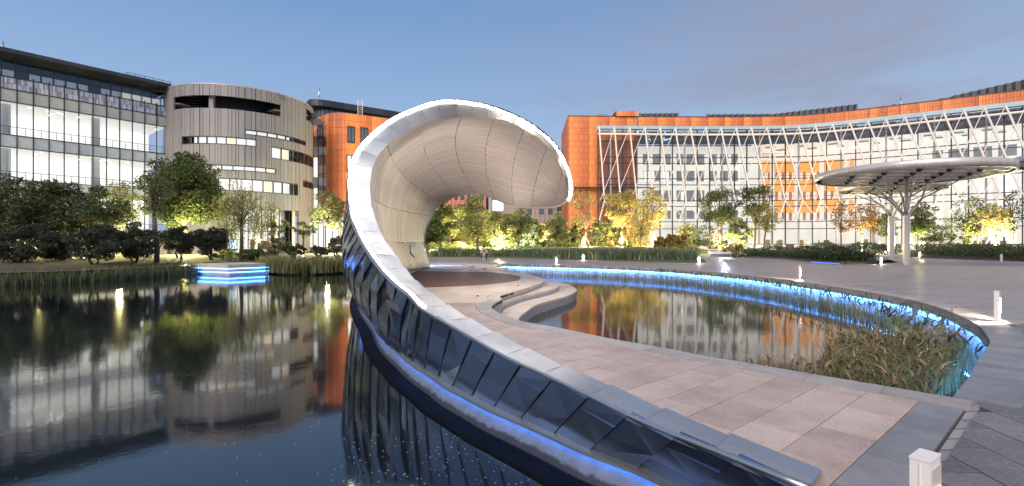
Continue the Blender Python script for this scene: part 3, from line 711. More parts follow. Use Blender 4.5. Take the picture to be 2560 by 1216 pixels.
def fill(p, aim, label, group, energy, col, lens, nm='flood_light', size=150, r=.05, sc=1):
    t = empty(nm, p); t.scale = (sc, sc, sc); tag(t, label, 'flood light', group); mb = MB(); mb.lathe([(.001, 0), (.045, 0), (.05, .05), (.04, .06)], 10); mb.build('housing', M_dark, t)
    mb = MB(); mb.lathe([(.001, .066), (.038, .06)], 10); mb.build('lens', lens, t)
    l = bpy.data.lights.new('flood', 'SPOT'); l.energy = energy; l.color = col; l.spot_size = R_(size); l.spot_blend = .6; l.shadow_soft_size = r; o = bpy.data.objects.new('flood', l); C.objects.link(o); o.parent = t; o.location = (0, 0, .09)
    o.rotation_euler = (Vector(aim)-Vector(p)).to_track_quat('-Z', 'Y').to_euler()
E_wl = emis('warm_flood_lens', (1, .85, .7), 1.5)
for k, (x_, y_, ax, ay, az_, e_) in enumerate(((-1.25, 9.9, -2.8, 14, 3.2, 90), (-.9, 12.6, -3.2, 17.5, 3.6, 330), (.2, 15.8, -1.2, 16.8, 5.6, 170), (.3, 19.8, -2.2, 18.5, 4.2, 150))):  # four added lamps with made-up housings, brightening the vault timber
    fill((x_, y_, .0), (ax, ay, az_), ['warm in ground flood light beside the low metal wall, aimed into the vault', 'warm in ground flood light left of the platform edge, aimed at the curved timber wall', 'warm in ground flood light near the steps, aimed at the timber ceiling', 'warm in ground flood light at the back of the platform, aimed at the timber ceiling'][k], 'in ground lights washing the vault', e_, (1, .91, .84), E_wl, size=85, sc=.6)
# ------------------------------------------------------------------ bollards
def bollard(x, y, rz, label, lit, z=0, first=[None, None]):
    t = empty('bollard', (x, y, z), rz); tag(t, label, 'bollard', 'white bollard lights around the pond')
    if first[0] is None:
        mb = MB(); w, d, h = .13, .065, .54
        mb.box((0, 0, h/2), (w, d, h)); mb.box((0, 0, h+.003), (w+.004, d+.004, .006)); mb.box((-w/2-.001, 0, h/2), (.003, .004, h-.02))
        me = mb.mesh('bollard_post', mat('bollard_white', (.72, .69, .67), .4)); bvl = MB()
        bvl.box((0, -d/2-.002, .30), (w-.014, .006, .42)); fr = bvl.mesh('bollard_lens_frame', mat('bollard_trim', (.5, .47, .45), .4))
        lm = MB(); lm.box((0, -d/2-.006, .29), (w-.03, .008, .26)); first[0] = (me, fr, lm.mesh('bollard_lamp', emis('bollard_lamp', (1, .82, .66), 14 )), lm.mesh('bollard_lamp_off', mat('bollard_lens', (.6, .55, .5), .3)))
    me, fr, lo_, lf = first[0]
    link('post', me, t); link('lens_frame', fr, t); link('lamp', lo_ if lit else lf, t)
    if lit:
        l = bpy.data.lights.new('lamp_light', 'SPOT'); l.energy = 60 if lit is True else lit; l.color = (1, .74, .52); l.shadow_soft_size = .04; l.spot_size = R_(150); l.spot_blend = .5
        o = bpy.data.objects.new('lamp_light', l); C.objects.link(o); o.parent = t; o.location = (0, -.10, .30); o.rotation_euler = (R_(62), 0, 0)
    return t
bollard(1.665, 1.935, R_(35), 'nearest white bollard at the lower right corner with its lamp glowing', 26)
bollard(8.64, 8.55, R_(38), 'white bollard on dark paving beside the right curve of the pond, lighting the ground', 260)
bollard(10.85, 18.1, R_(60), 'white bollard standing on the plaza midway along the reed filled pond edge', 300)
bollard(2.83, 30.9, R_(60), 'small white bollard at the pond edge right of the crouching photographer', 220)
bollard(37.2, 36.5, R_(0), 'unlit white bollard in front of the hedge at the far right', 0)
LB = [(1458, 652, 'glowing bollard in front of the reeds, left of the golden trees'), (1747, 659.5, 'glowing bollard left of the white stone bench'), (2202, 661, 'glowing bollard just left of the front canopy column'), (2298, 643.5, 'glowing bollard right of the front canopy column'), (2213, 637, 'faint glowing bollard behind the canopy columns'), (2154, 631, 'farthest glowing bollard, left of both canopy columns')]
for px, py, lab in LB:
    p = G(px, py); bollard(p.x, p.y, R_(5), lab, 260)
p = P(757, 643, 38); bollard(p.x, p.y, R_(5), 'glowing bollard on the left bank in front of the small round trees', 120, z=p.z)
p = P(803, 646, 38); bollard(p.x, p.y, R_(5), 'small unlit bollard on the left bank close to the metal scales', 0, z=p.z)

# ------------------------------------------------------------------ banks and lawns
def terrain(name, line, dirs, offsets, heights, m, n=3, jit=.05):
    pts = [(p.x, p.y) for p in smoothpoly([Vector((*p, 0)) for p in line], n)]; V, Fq = [], []
    for i, p in enumerate(pts):
        dx, dy = dirs
        for o_, h in zip(offsets, heights): V.append((p[0]+dx*o_, p[1]+dy*o_, h+(random.uniform(-jit, jit) if o_ > 0 else 0)))
    k = len(offsets)
    for i in range(len(pts)-1):
        for j in range(k-1): Fq.append((i*k+j, (i+1)*k+j, (i+1)*k+j+1, i*k+j+1))
    return tag(link(name, npmesh(name, V, Fq, m, smooth=True)), kind='structure')
terrain('left_bank', left_edge[:9][::-1], (-.28, .96), [-.8, 0, .6, 2, 4.5, 8, 14], [-.95, -.55, -.02, .12, .3, .42, .5], M_soil)
terrain('lawn', [(-30, 45), (-15, 50), (-8.2, 48.2), (-1.1, 46), (4.7, 40.5), (8.9, 37), (12.9, 34.3), (14.6, 36), (16.5, 42), (19, 48.5), (23, 49.5)], (.12, .99), [-.01, .5, 3, 8, 16, 26, 34], [-.02, .1, .22, .5, .85, 1.0, 1.0], M_lawn)
terrain('planting_bed', [(22, 48.3), (23.6, 42.5), (22.9, 37.5), (21.9, 33.2), (24.3, 32.2)], (.8, .6), [-.01, .4, 3, 5], [-.02, .1, .2, -.02], M_soil, jit=.02)
terrain('right_bed', [(40.8, 49.4), (38.6, 42.2), (39.4, 36.7), (48, 36)], (.5, .86), [-.01, .5, 6, 16], [-.02, .15, .5, .6], M_soil, jit=.02)

# viewing deck on the left with blue light lines
deck = empty('viewing_deck', (-16, 27, 0)); tag(deck, 'square concrete viewing deck over the water with two blue light lines under its edge', 'deck')
DI = Matrix.Translation((16, -27, 0)); q_ = [(-17.45, 29.5), (-15.75, 31.6), (-18.6, 33.6), (-20.7, 30.9)]
def inset(q, k): c = (sum(p[0] for p in q)/4, sum(p[1] for p in q)/4); return [(p[0]+(c[0]-p[0])*k, p[1]+(c[1]-p[1])*k) for p in q]
for nm, k, z0, z1, m in (('deck_slab', 0, -.17, .06, mat('deck_concrete', (.42, .45, .47), .55, noise=(4, .25))), ('deck_recess', .08, -.30, -.17, M_wall), ('deck_lower_slab', .02, -.40, -.30, M_wall), ('deck_base', .10, -.9, -.40, M_wall)):
    mb = MB(); mb.prism(inset(q_, k), z0, z1); o = mb.build(nm, m, deck); o.matrix_parent_inverse = DI
for k, z in ((.055, -.19), (.075, -.43)):
    mb = MB(); qq = inset(q_, k); mb.tube([(*qq[3], z), (*qq[0], z), (*qq[1], z)], .010, 6); o = mb.build('light_strip', E_bluesoft, deck); o.matrix_parent_inverse = DI

# stone bench
bn = empty('stone_bench', (21.4, 48.0, 0)); tag(bn, 'long white stone bench at the back of the plaza before the dark hedge', 'bench')
mb = MB(); mb.box((0, 0, .42), (3.3, .7, .26)); mb.build('seat', mat('bench_stone', (.68, .68, .70), .4, noise=(3, .1)), bn); mb = MB(); mb.box((-.1, .05, .15), (2.9, .5, .3)); mb.build('plinth', M_conc, bn)

# ------------------------------------------------------------------ tree canopies (steel and glass umbrellas)
M_csteel = mat('brushed_steel', (.64, .60, .57), .38, metal=.35, noise=(2, .3, .1), stretch=(1, 1, .3))
M_cpanel = mat('coffer_panel', (.72, .70, .71), .5, tint=.42)
def canopy(cx, cy, zt, r, zs, label, post=.40, cell=1.7, full=True):
    t = empty('tree_canopy', (cx, cy, 0)); tag(t, label, 'canopy', 'round steel tree canopies on the plaza')
    mb = MB(); n = 72; h = .40
    mb.lathe([(r-.10, zt-h), (r, zt-h-.02), (r+.02, zt), (r-.06, zt+.03), (r-.1, zt)], n); mb.build('rim', M_csteel, t, True)
    mb = MB(); mb.lathe([(0.001, zt+.02), (r-.08, zt+.02)], n); mb.build('roof_disc', M_cpanel, t)
    # triangular coffers
    pn = MB(); rb = MB(); nd = MB(); a1 = Vector((cell, 0)); a2 = Vector((cell/2, cell*.866)); zb = zt-h+.04; K = int(r/cell)+2; nodes = []
    for i in range(-K, K+1):
        for j in range(-K, K+1):
            p = a1*i+a2*j
            for tri in ((p, p+a1, p+a2), (p+a1, p+a1+a2, p+a2)):
                cc = (tri[0]+tri[1]+tri[2])/3
                if cc.length > r-.05: continue
                cs = [q if q.length < r-.1 else q*((r-.1)/q.length) for q in tri]
                for e in range(3):
                    pn.tn = (.15, .85, .5)[e]; pn.q((*cs[e], zb), (*cs[(e+1) % 3], zb), (cc.x, cc.y, zb+.30))
                    A_, B_ = cs[e], cs[(e+1) % 3]
                    if e != 1: rb.bar((*A_, zb-.01), (*B_, zb-.01), .035, .05)
            if p.length < r-.5:
                nodes.append(p); nd.lathe([(.001, zb-.14), (.08, zb-.12), (.20, zb+.01)], 6, (p.x, p.y))
    o = pn.build('coffer_panels', M_cpanel, t); o.name = 'coffer_panel'; o['kind'] = 'stuff'
    o = rb.build('coffer_ribs', M_csteel, t); o.name = 'coffer_rib'; o['kind'] = 'stuff'
    o = nd.build('node_caps', M_back, t); o.name = 'node_cap'; o['kind'] = 'stuff'
    mb = MB(); w = post/2; mb.prism([(w*math.cos(R_(a)), w*math.sin(R_(a))) for a in range(22, 382, 45)], 0, zs); mb.build('column', mat('column_steel', (.60, .57, .54), .38, metal=.55, noise=(2, .2), stretch=(1, 1, .2)), t)
    ring1 = sorted(nodes, key=lambda p: p.length)
    targets = [p for p in ring1 if .1 < p.length < r*.9]
    targets = [p for p in targets if p.length > cell*1.2][:9]
    mid_z = zs+(zb-zs)*.42
    forks = {}
    for i, p in enumerate(targets):
        a = round(math.atan2(p.y, p.x)/(math.pi/3)) % 6; forks.setdefault(a, []).append(p)
    for a, ps in forks.items():
        ang = a*math.pi/3; fk = Vector((math.cos(ang)*r*.2, math.sin(ang)*r*.2, mid_z))
        mb = MB(); mb.tube([(math.cos(ang)*.05, math.sin(ang)*.05, zs-.15), fk], [.085, .065], 8); mb.build('limb', M_csteel, t, True)
        for p in ps:
            mb = MB(); mb.tube([fk, (p.x, p.y, zb-.1)], [.055, .035], 8); mb.build('branch', M_csteel, t, True)
    mb = MB(); mb.tube([(0, 0, zs-.15), (0, 0, zb-.1)], [.12, .09], 8); mb.build('limb', M_csteel, t, True)
    return t
canopy(24.65, 30.0, 5.9, 4.85, 3.2, 'large round steel canopy on branching column, nearest one fully in view')
canopy(32.4, 41.0, 6.3, 3.75, 3.7, 'smaller round steel canopy half hidden behind the large front canopy', .5)
canopy(31.9, 25.2, 6.2, 4.0, 3.4, 'round steel canopy whose left rim shows at the right edge of the picture')

# ------------------------------------------------------------------ buildings
E_room = mat('lit_room', (.7, .68, .64), .8, emit=(1.0, .965, .92), es=.66, noise=(.35, .12))
E_roomw = mat('lit_room_warm', (.7, .6, .45), .8, emit=(1.0, .80, .52), es=.85, noise=(.5, .3))
E_ceil = mat('lit_ceiling', (.7, .68, .66), .8, emit=(1.0, .96, .9), es=.40)
E_spot = emis('ceiling_spot', (1, .97, .92), 7)
M_col = mat('interior_column', (.5, .52, .54), .6, emit=(.9, .95, 1), es=.10)  # faint glow stands in for room light on the columns
M_terra = mat('terracotta_panel', (.60, .185, .055), .55, tint=.28, hue=.010)
M_terra2 = mat('terracotta_joint', (.25, .06, .02), .8)
M_clad = mat('taupe_cladding', (.225, .223, .235), .5, metal=.1, var=.08, noise=(.5, .1), stretch=(1, 1, .15))
M_cladj = mat('cladding_joint', (.10, .085, .08), .8)
M_curt = mat('curtain', (.62, .58, .57), .9, noise=(8, .5), stretch=(3, 3, .05), emit=(.95, .85, .8), es=.30)  # glow in the cloth stands in for lamplight on it
M_floor = mat('floor_slab', (.5, .48, .46), .7)
M_intw = mat('interior_wall', (.68, .65, .60), .8, emit=(1.0, .94, .87), es=.46)  # wall glow stands in for the lamps inside
M_intdark = mat('dark_office_window', (.14, .145, .155), .25, noise=(1.6, .6), emit=(.8, .82, .85), es=.14)
M_orangei = mat('orange_balcony', (.60, .24, .05), .6, emit=(1.0, .42, .08), es=.55)
def upath(a, b): v = Vector((b[0]-a[0], b[1]-a[1])); L = v.length; return v/L, L
# ---- left glazed wing
def left_wing():
    a, b = Vector((-42.13, 39.5)), Vector((-34.7, 49.07)); u, L = upath(a, b); bay = L/12.4; nrm = Vector((u.y, -u.x))  # towards pond
    ga = a-u*bay*8; nb_ = 20; t = empty('glass_wing', (a.x, a.y, 0)); tag(t, 'long glazed four storey wing at the left with lit white floors and dark eaves', 'building')
    TI = Matrix.Translation((-a.x, -a.y, 0)); rz = math.atan2(u.y, u.x)
    def add(mb, name, m, kind=None):
        o = mb.build(name, m, t); o.matrix_parent_inverse = TI
        if kind: o['kind'] = kind
        return o
    zs = [('glass', 2.3, 5.94, M_glass), ('spandrel', 5.94, 6.70, M_glassg), ('glass', 6.70, 9.37, M_glass), ('spandrel', 9.37, 10.40, M_glassg), ('glass', 10.40, 13.15, M_glass), ('frit', 13.15, 14.2, M_glassg), ('louvre', 14.2, 15.2, None)]
    frit = mat('frosted_band_glass', (.36, .37, .38), .25, noise=(.7, .2), var=.06, spec=.8)
    louv = mat('pixel_band_glass', (.30, .33, .42), .3, tint=.55, spec=.8)
    cache = {}
    for k in range(nb_+1):
        p = ga+u*bay*k
        if k <= nb_-0:
            mb = MB(); mb.box((p.x, p.y, 7.8), (.07, .16, 15.2), rz); add(mb, 'mullion', M_dark)
        if k == nb_: break
        c = p+u*bay*.5
        for nm, z0, z1, m in zs:
            if nm == 'louvre':
                mb = MB(); w = (bay-.07)/8
                for q in range(8):
                    for r in range(2):
                        if random.random() < .5: zz0, zz1 = z0+.02+r*.48, z0+.49+r*.48
                        else: zz0, zz1 = z0+.02+r*.48, z0+.46+r*.48
                        mb.tn = random.random(); cc = p+u*(.035+w*(q+.5)); mb.box((cc.x, cc.y, (zz0+zz1)/2), (w*.94, .03, zz1-zz0), rz)
                add(mb, 'patterned_pane', louv)
            else:
                key = (nm, round(z1-z0, 2))
                if key not in cache:
                    mb = MB(); mb.box((0, 0, 0), (bay-.07, .03, z1-z0-.05), rz); cache[key] = mb.mesh('pane', m if nm != 'frit' else frit)
                o = link('pane' if nm == 'glass' else 'spandrel_pane', cache[key], t); o.matrix_parent_inverse = TI; o.location = (c.x, c.y, (z0+z1)/2)
    for z in (2.3, 5.94, 6.7, 9.37, 10.4, 13.15, 14.2, 15.22):
        e = ga+u*bay*nb_; mb = MB(); mb.bar((ga.x, ga.y, z), (e.x, e.y, z), .14, .07); add(mb, 'rail', M_dark)
    # floors, rooms behind
    back = -nrm
    for z0, z1 in ((-.4, 2.3), (5.6, 6.45), (9.45, 10.2), (13.2, 15.1)):
        m_ = ga+u*bay*nb_/2+back*4.3; mb = MB(); mb.box((m_.x, m_.y, (z0+z1)/2), (bay*nb_-.1, 8, z1-z0), rz); add(mb, 'floor_slab', M_floor)
    for z0, z1 in ((2.3, 5.6), (6.45, 9.45), (10.2, 13.2)):
        m_ = ga+u*bay*nb_/2+back*6; mb = MB(); mb.box((m_.x, m_.y, (z0+z1)/2), (bay*nb_-.1, .2, z1-z0), rz); add(mb, 'room_wall', E_room)
        m_ = ga+u*bay*nb_/2+back*3.1; mb = MB(); mb.box((m_.x, m_.y, z1-.03), (bay*nb_-.1, 5.4, .04), rz); add(mb, 'ceiling', E_ceil)
        for k in range(0, nb_, 6):
            for dd in (1.3,): 
                p = ga+u*bay*(k+2.45)+back*dd; mb = MB(); mb.tube([(p.x, p.y, z0), (p.x, p.y, z1)], .33, 16); add(mb, 'column', M_col)
        hr = MB(); 
        for zz, r_ in ((.95, .025), (.7, .01), (.5, .01), (.3, .01)):
            s_ = ga+back*.35; e = ga+u*bay*nb_+back*.35; hr.tube([(s_.x, s_.y, z0+zz), (e.x, e.y, z0+zz)], r_, 5)
        for k in range(nb_):
            p = ga+u*bay*(k+.55)+back*.35; hr.tube([(p.x, p.y, z0), (p.x, p.y, z0+.95)], .018, 5)
        add(hr, 'handrail', M_dark)
        for q in range(11):
            p = ga+u*bay*random.uniform(6, nb_)+back*random.uniform(1, 4); mb = MB(); mb.tube([(p.x, p.y, z1-.08), (p.x, p.y, z1-.05)], .09, 10); add(mb, 'ceiling_lamp', E_spot)
    # recessed top floor
    o0 = ga+back*.7; nb2 = 24; L2 = bay*nb_/nb2+0; bw = (bay*nb_-.4)/nb2
    for k in range(nb2+1):
        p = o0+u*bw*k; mb = MB(); mb.box((p.x, p.y, 16.0), (.06, .1, 1.7), rz); add(mb, 'mullion', M_dark)
        if k == nb2: break
        c = p+u*bw*.5
        for z0, z1, nm in ((15.2, 16.03, 'window'), (16.07, 16.75, 'upper_window')):
            mb = MB(); mb.box((c.x, c.y, (z0+z1)/2), (bw-.06, .03, z1-z0), rz); add(mb, nm, M_glassb)
        cc = c+back*.35; mb = MB()
        if k >= nb2-4: mb.box((cc.x, cc.y, 15.6), (bw-.05, .04, .85), rz); add(mb, 'lit_room', E_roomw)
        elif k % 6 != 5:
            n = 9
            for q in range(n):
                mb.tn = random.random(); w = (bw-.1)/n; c3 = c+back*(.30+.05*(q % 2))+u*((q+.5)*w-(bw-.1)/2); mb.box((c3.x, c3.y, 15.62), (w, .03, .8), rz)
            add(mb, 'curtain', M_curt)
    m_ = ga+u*bay*nb_/2+back*2.2; mb = MB(); mb.box((m_.x, m_.y, 15.95), (bay*nb_-1, .1, 1.6), rz); add(mb, 'back_wall', mat('dim_room', (.25, .27, .31), .8))
    mb = MB(); s_, e = o0, o0+u*bw*nb2; mb.bar((s_.x, s_.y, 16.05), (e.x, e.y, 16.05), .09, .05); mb.bar((s_.x, s_.y, 16.78), (e.x, e.y, 16.78), .09, .06); add(mb, 'transom', M_dark)
    # eaves in segments
    for k in range(18):
        w = bay*nb_/18; c = ga+u*w*(k+.5)+back*2.9; mb = MB()
        A = [(-1.0-2.9+.0, 17.0), (-1.0-2.9, 17.32), (-.4-2.9, 17.5), (3, 17.6), (3, 16.82), (-2.5, 16.82)]
        vs = []
        for sgn in (-1, 1):
            vs.append([(c.x+u.x*sgn*(w/2-.008)-back.x*0+back.x*(d_), c.y+u.y*sgn*(w/2-.008)+back.y*(d_), z) for d_, z in [(x+2.9-2.9, z) for x, z in A]])
        n = len(A); mb.q(*vs[0]); mb.q(*vs[1][::-1])
        for i in range(n): mb.q(vs[0][i-1], vs[0][i], vs[1][i], vs[1][i-1])
        add(mb, 'eave_panel', M_zinc)
    # roof railing near the drum
    mb = MB(); s_, e = ga+u*bay*(nb_-3.2)+back*1.2, ga+u*bay*(nb_+.6)+back*1.2
    for zz in (17.75, 17.95, 18.15): mb.tube([(s_.x, s_.y, zz), (e.x, e.y, zz)], .025, 5)
    for k in range(6): p = s_+(e-s_)*k/5; mb.tube([(p.x, p.y, 17.3), (p.x, p.y, 18.15)], .025, 5)
    add(mb, 'roof_railing', M_zinc)
    # rooftop antenna
    p = P(8, 135, 40.0); t2 = empty('rooftop_antenna', (p.x, p.y, 17.3)); tag(t2, 'small aerial with white boxes on the eaves at the far left', 'antenna')
    mb = MB(); mb.tube([(0, 0, -.2), (0, 0, .9)], .03, 6); mb.build('mast', M_zinc, t2); mb = MB(); mb.box((-.08, 0, .45), (.22, .12, .2)); mb.box((.1, 0, .15), (.1, .1, .16)); mb.build('antenna_box', M_white, t2)
left_wing()
# ---- drum
def drum():
    cx, cy, r = -30.3, 54.1, 7.3
    t = empty('drum_building', (cx, cy, 0)); tag(t, 'round tower clad in taupe vertical metal panels with slit windows and open loggia', 'building')
    def az(px):
        dx, dy = (px-1280)/F, 1.0; Ln = math.hypot(dx, dy); dx /= Ln; dy /= Ln
        b = dx*cx+dy*cy; c = cx*cx+cy*cy-r*r; disc = b*b-c
        if disc < 0: disc = 0
        s = b-math.sqrt(disc); return math.atan2(dy*s-cy, dx*s-cx), dy*s
    def zz(px, py): return HC+(HZ-py)/F*az(px)[1]
    top = 16.95; bot = 4.9
    ops = []   # (a0,a1,z0,z1,kind,n)
    def op(p0, p1, y0, y1, kind, n, pref=None):
        pm = pref or (p0+p1)/2; ops.append((az(p0)[0], az(p1)[0], zz(pm, y1), zz(pm, y0), kind, n))
    op(434, 702, 238, 270, 'loggia', 0, 520); op(766, 900, 277, 306, 'loggia', 0, 775); op(455, 640, 341, 359, 'win', 8, 520); op(614, 764, 326, 337, 'win', 7, 625); op(679, 900, 369, 397, 'win', 7, 690)
    op(500, 690, 413, 425, 'win', 7, 560); op(545, 745, 448, 478, 'win', 8, 600); op(757, 900, 453, 469, 'win', 3, 765)
    a_start, a_end = az(780)[0]+.75, az(430)[0]-.9   # angles decrease from right to left?
    lo, hi = math.radians(-185), math.radians(20)
    edges = sorted(set([lo, hi]+[a for o in ops for a in o[:2] if lo < a < hi])); grid = []
    a = lo
    while a < hi: grid.append(a); a += random.choice((.035, .045, .07, .085))
    allE = sorted(edges+grid); cl = [allE[0]]
    for e in allE[1:]:
        if e-cl[-1] > .02 or e in edges: cl.append(e)
    TI = lambda o: setattr(o, 'parent', t)
    for i in range(len(cl)-1):
        a0, a1 = cl[i], cl[i+1]; am = (a0+a1)/2
        if a1-a0 < .003: continue
        zc = [bot, top]; cuts = []
        for o in ops:
            lo_, hi_ = min(o[0], o[1]), max(o[0], o[1])
            if lo_-1e-6 <= am <= hi_+1e-6: cuts.append((o[2], o[3]))
        cuts.sort(); z = bot; pieces = []
        for c0, c1 in cuts:
            if c0 > z: pieces.append((z, c0))
            z = max(z, c1)
        if z < top: pieces.append((z, top))
        g = .0028
        for z0, z1 in pieces:
            mb = MB(); rr, ri = r+random.uniform(-.01, .015), r-.18
            A = [(rr*math.cos(x), rr*math.sin(x)) for x in (a0+g, am, a1-g)]; B = [(ri*math.cos(x), ri*math.sin(x)) for x in (a1-g, am, a0+g)]
            mb.prism(A+B, z0, z1); mb.build('cladding_panel', M_clad, t)
    # inner joint backing: cylinder pieces where solid
    mb = MB(); N = 160
    for k in range(N):
        a0, a1 = lo+(hi-lo)*k/N, lo+(hi-lo)*(k+1)/N; am = (a0+a1)/2; cuts = sorted((o[2], o[3]) for o in ops if min(o[:2]) <= am <= max(o[:2])); z = bot
        for c0, c1 in cuts+[(top-.02, top)]:
            if c0 > z: mb.q(((r-.04)*math.cos(a0), (r-.04)*math.sin(a0), z), ((r-.04)*math.cos(a1), (r-.04)*math.sin(a1), z), ((r-.04)*math.cos(a1), (r-.04)*math.sin(a1), c0), ((r-.04)*math.cos(a0), (r-.04)*math.sin(a0), c0))
            z = max(z, c1)
    mb.build('cladding_backing', M_cladj, t)
    mb = MB(); mb.lathe([(r-.5, top-.05), (r+.03, top-.05), (r+.03, top+.07), (r-.5, top+.07)], 96); mb.build('parapet_trim', mat('taupe_trim', (.40, .34, .31), .4, metal=.2), t)
    mb = MB(); mb.lathe([(.01, bot+.02), (r-.02, bot+.02), (r-.02, bot+.12)], 64); mb.build('soffit', mat('soffit', (.5, .47, .44), .6), t)
    mb = MB(); mb.lathe([(.01, 14.6), (r-.2, 14.6)], 48); mb.build('loggia_floor', M_floor, t); mb = MB(); mb.lathe([(.01, 16.9), (r-.2, 16.9)], 48); mb.build('loggia_roof', M_back, t)
    mb = MB()
    for k in range(-5, 6): mb.bar((-r*.9, k*1.2, 16.7), (r*.9, k*1.2+2, 16.7), .12, .25)
    mb.build('roof_beam', M_zinc, t)['kind'] = 'stuff'
    # loggia reveal column and inner dark drum
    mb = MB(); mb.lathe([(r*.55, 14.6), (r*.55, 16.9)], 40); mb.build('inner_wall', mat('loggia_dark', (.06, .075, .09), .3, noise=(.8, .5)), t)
    aa = az(521)[0]; mb = MB(); mb.box(((r-.7)*math.cos(aa), (r-.7)*math.sin(aa), 15.7), (.42, .42, 2.5), aa); mb.build('loggia_column', M_clad, t)
    for px_, s in ((434, 1), (702, -1), (766, 1)):
        aa = az(px_)[0]; o_ = [o for o in ops if o[4] == 'loggia'][0 if px_ < 750 else 1]
        mb = MB(); am = aa; mb.bar(((r-.1)*math.cos(am), (r-.1)*math.sin(am), (o_[2]+o_[3])/2), ((r-1.3)*math.cos(am), (r-1.3)*math.sin(am), (o_[2]+o_[3])/2), .08, o_[3]-o_[2], up=(-math.sin(am), math.cos(am), 0)); mb.build('loggia_reveal', M_clad, t)
    # lit core ring and windows
    for o in ops:
        if o[4] != 'win': continue
        a0, a1 = min(o[:2]), max(o[:2]); n = o[5]
        N = n*3; heads = []
        for hz_ in range(2):
          mbf = MB()
          for k in range(N):
            p, q = a0+(a1-a0)*k/N, a0+(a1-a0)*(k+1)/N
            for (za, zb) in (((o[2]-.03, o[2]+.04), (o[3]-.04, o[3]+.03))[hz_],):
                mbf.prism([((r+.03)*math.cos(p), (r+.03)*math.sin(p)), ((r+.03)*math.cos(q), (r+.03)*math.sin(q)), ((r-.25)*math.cos(q), (r-.25)*math.sin(q)), ((r-.25)*math.cos(p), (r-.25)*math.sin(p))], za, zb)
          heads.append(mbf.build('window_sill' if hz_ == 0 else 'window_head', M_dark, t))
        fr = heads[0]
        for k in range(n+1):
            am = a0+(a1-a0)*k/n; mb = MB(); mb.box(((r-.1)*math.cos(am), (r-.1)*math.sin(am), (o[2]+o[3])/2), (.2, .07, o[3]-o[2]), am); mb.build('window_post', M_dark, fr)
            if k == n: break
            p, q = a0+(a1-a0)*(k)/n+.006, a0+(a1-a0)*(k+1)/n-.006; m2_ = (p+q)/2
            mb = MB(); mb.prism([((r-.12)*math.cos(x), (r-.12)*math.sin(x)) for x in (p, m2_, q)]+[((r-.14)*math.cos(x), (r-.14)*math.sin(x)) for x in (q, m2_, p)], o[2]+.03, o[3]-.03); mb.build('pane', M_glass, fr)
            mb = MB(); R2 = r-.32; mb.prism([(R2*math.cos(x), R2*math.sin(x)) for x in (p-.01, m2_, q+.01)]+[((R2-.05)*math.cos(x), (R2-.05)*math.sin(x)) for x in (q+.01, m2_, p-.01)], o[2]-.4, o[3]+.3)
            mb.build('lit_room', E_roomw if random.random() < .12 else E_room, fr)
            if random.random() < .25:
                mb = MB(); c0 = random.uniform(p, q); mb.box(((r-.45)*math.cos(c0), (r-.45)*math.sin(c0), o[2]+.25), (.1, random.uniform(.15, .5), random.uniform(.2, .6)*(o[3]-o[2])*1.4), c0); mb.build('room_item', mat('room_item', (.3, .24, .2), .7, var=.6), fr)
    # ground floor glazing
    rg = r-1.0; a0, a1 = az(560)[0], az(752)[0]; n = 11
    for k in range(n+1):
        am = a0+(a1-a0)*k/n; mb = MB(); mb.box((rg*math.cos(am), rg*math.sin(am), 2.6), (.16, .08, 4.8), am); mb.build('mullion', M_zinc, t)
        if k == n: break
        m2_ = am+(a1-a0)*.5/n; w = abs(a1-a0)/n*rg-.1; mb = MB(); mb.box((rg*math.cos(m2_), rg*math.sin(m2_), 2.6), (.03, w, 4.7), m2_); mb.build('shopfront_pane', M_glass, t)
        if k % 3 == 1: mb = MB(); mb.tube([((rg+.6)*math.cos(am), (rg+.6)*math.sin(am), 0), ((rg+.6)*math.cos(am), (rg+.6)*math.sin(am), bot)], .14, 12); mb.build('column', M_white, t)
        if random.random() < .7: mb = MB(); mb.box(((rg-1.2)*math.cos(m2_), (rg-1.2)*math.sin(m2_), random.uniform(.6, 1.3)), (.3, random.uniform(.3, .9), random.uniform(.5, 1.6)), m2_); mb.build('shop_item', mat('shop_item', (.45, .18, .10), .7, var=.6, hue=.06), t)
    mb = MB(); mb.bar((rg*math.cos(a0), rg*math.sin(a0), 2.6), (rg*math.cos((a0+a1)/2)*1.0, rg*math.sin((a0+a1)/2), 2.6), .1, .08); mb.bar((rg*math.cos((a0+a1)/2), rg*math.sin((a0+a1)/2), 2.6), (rg*math.cos(a1), rg*math.sin(a1), 2.6), .1, .08); mb.build('transom', M_zinc, t)
    mb = MB(); mb.lathe([(rg-2.5, 0), (rg-2.5, bot)], 64); mb.build('lit_interior', E_room, t)
    for p0, p1, rr in ((405, 556, r-.5), (756, 790, r-.12)):
        mb = MB(); A = [az(p0)[0]+(az(min(p1, 781))[0]-az(p0)[0])*k/8 for k in range(9)]
        if p1 == 790: A = [az(750)[0]+.37*k/8 for k in range(9)]
        mb.prism([(rr*math.cos(x), rr*math.sin(x)) for x in A]+[((rr-.3)*math.cos(x), (rr-.3)*math.sin(x)) for x in A[::-1]], -.3, bot); mb.build('ground_wall', M_clad, t)
drum()
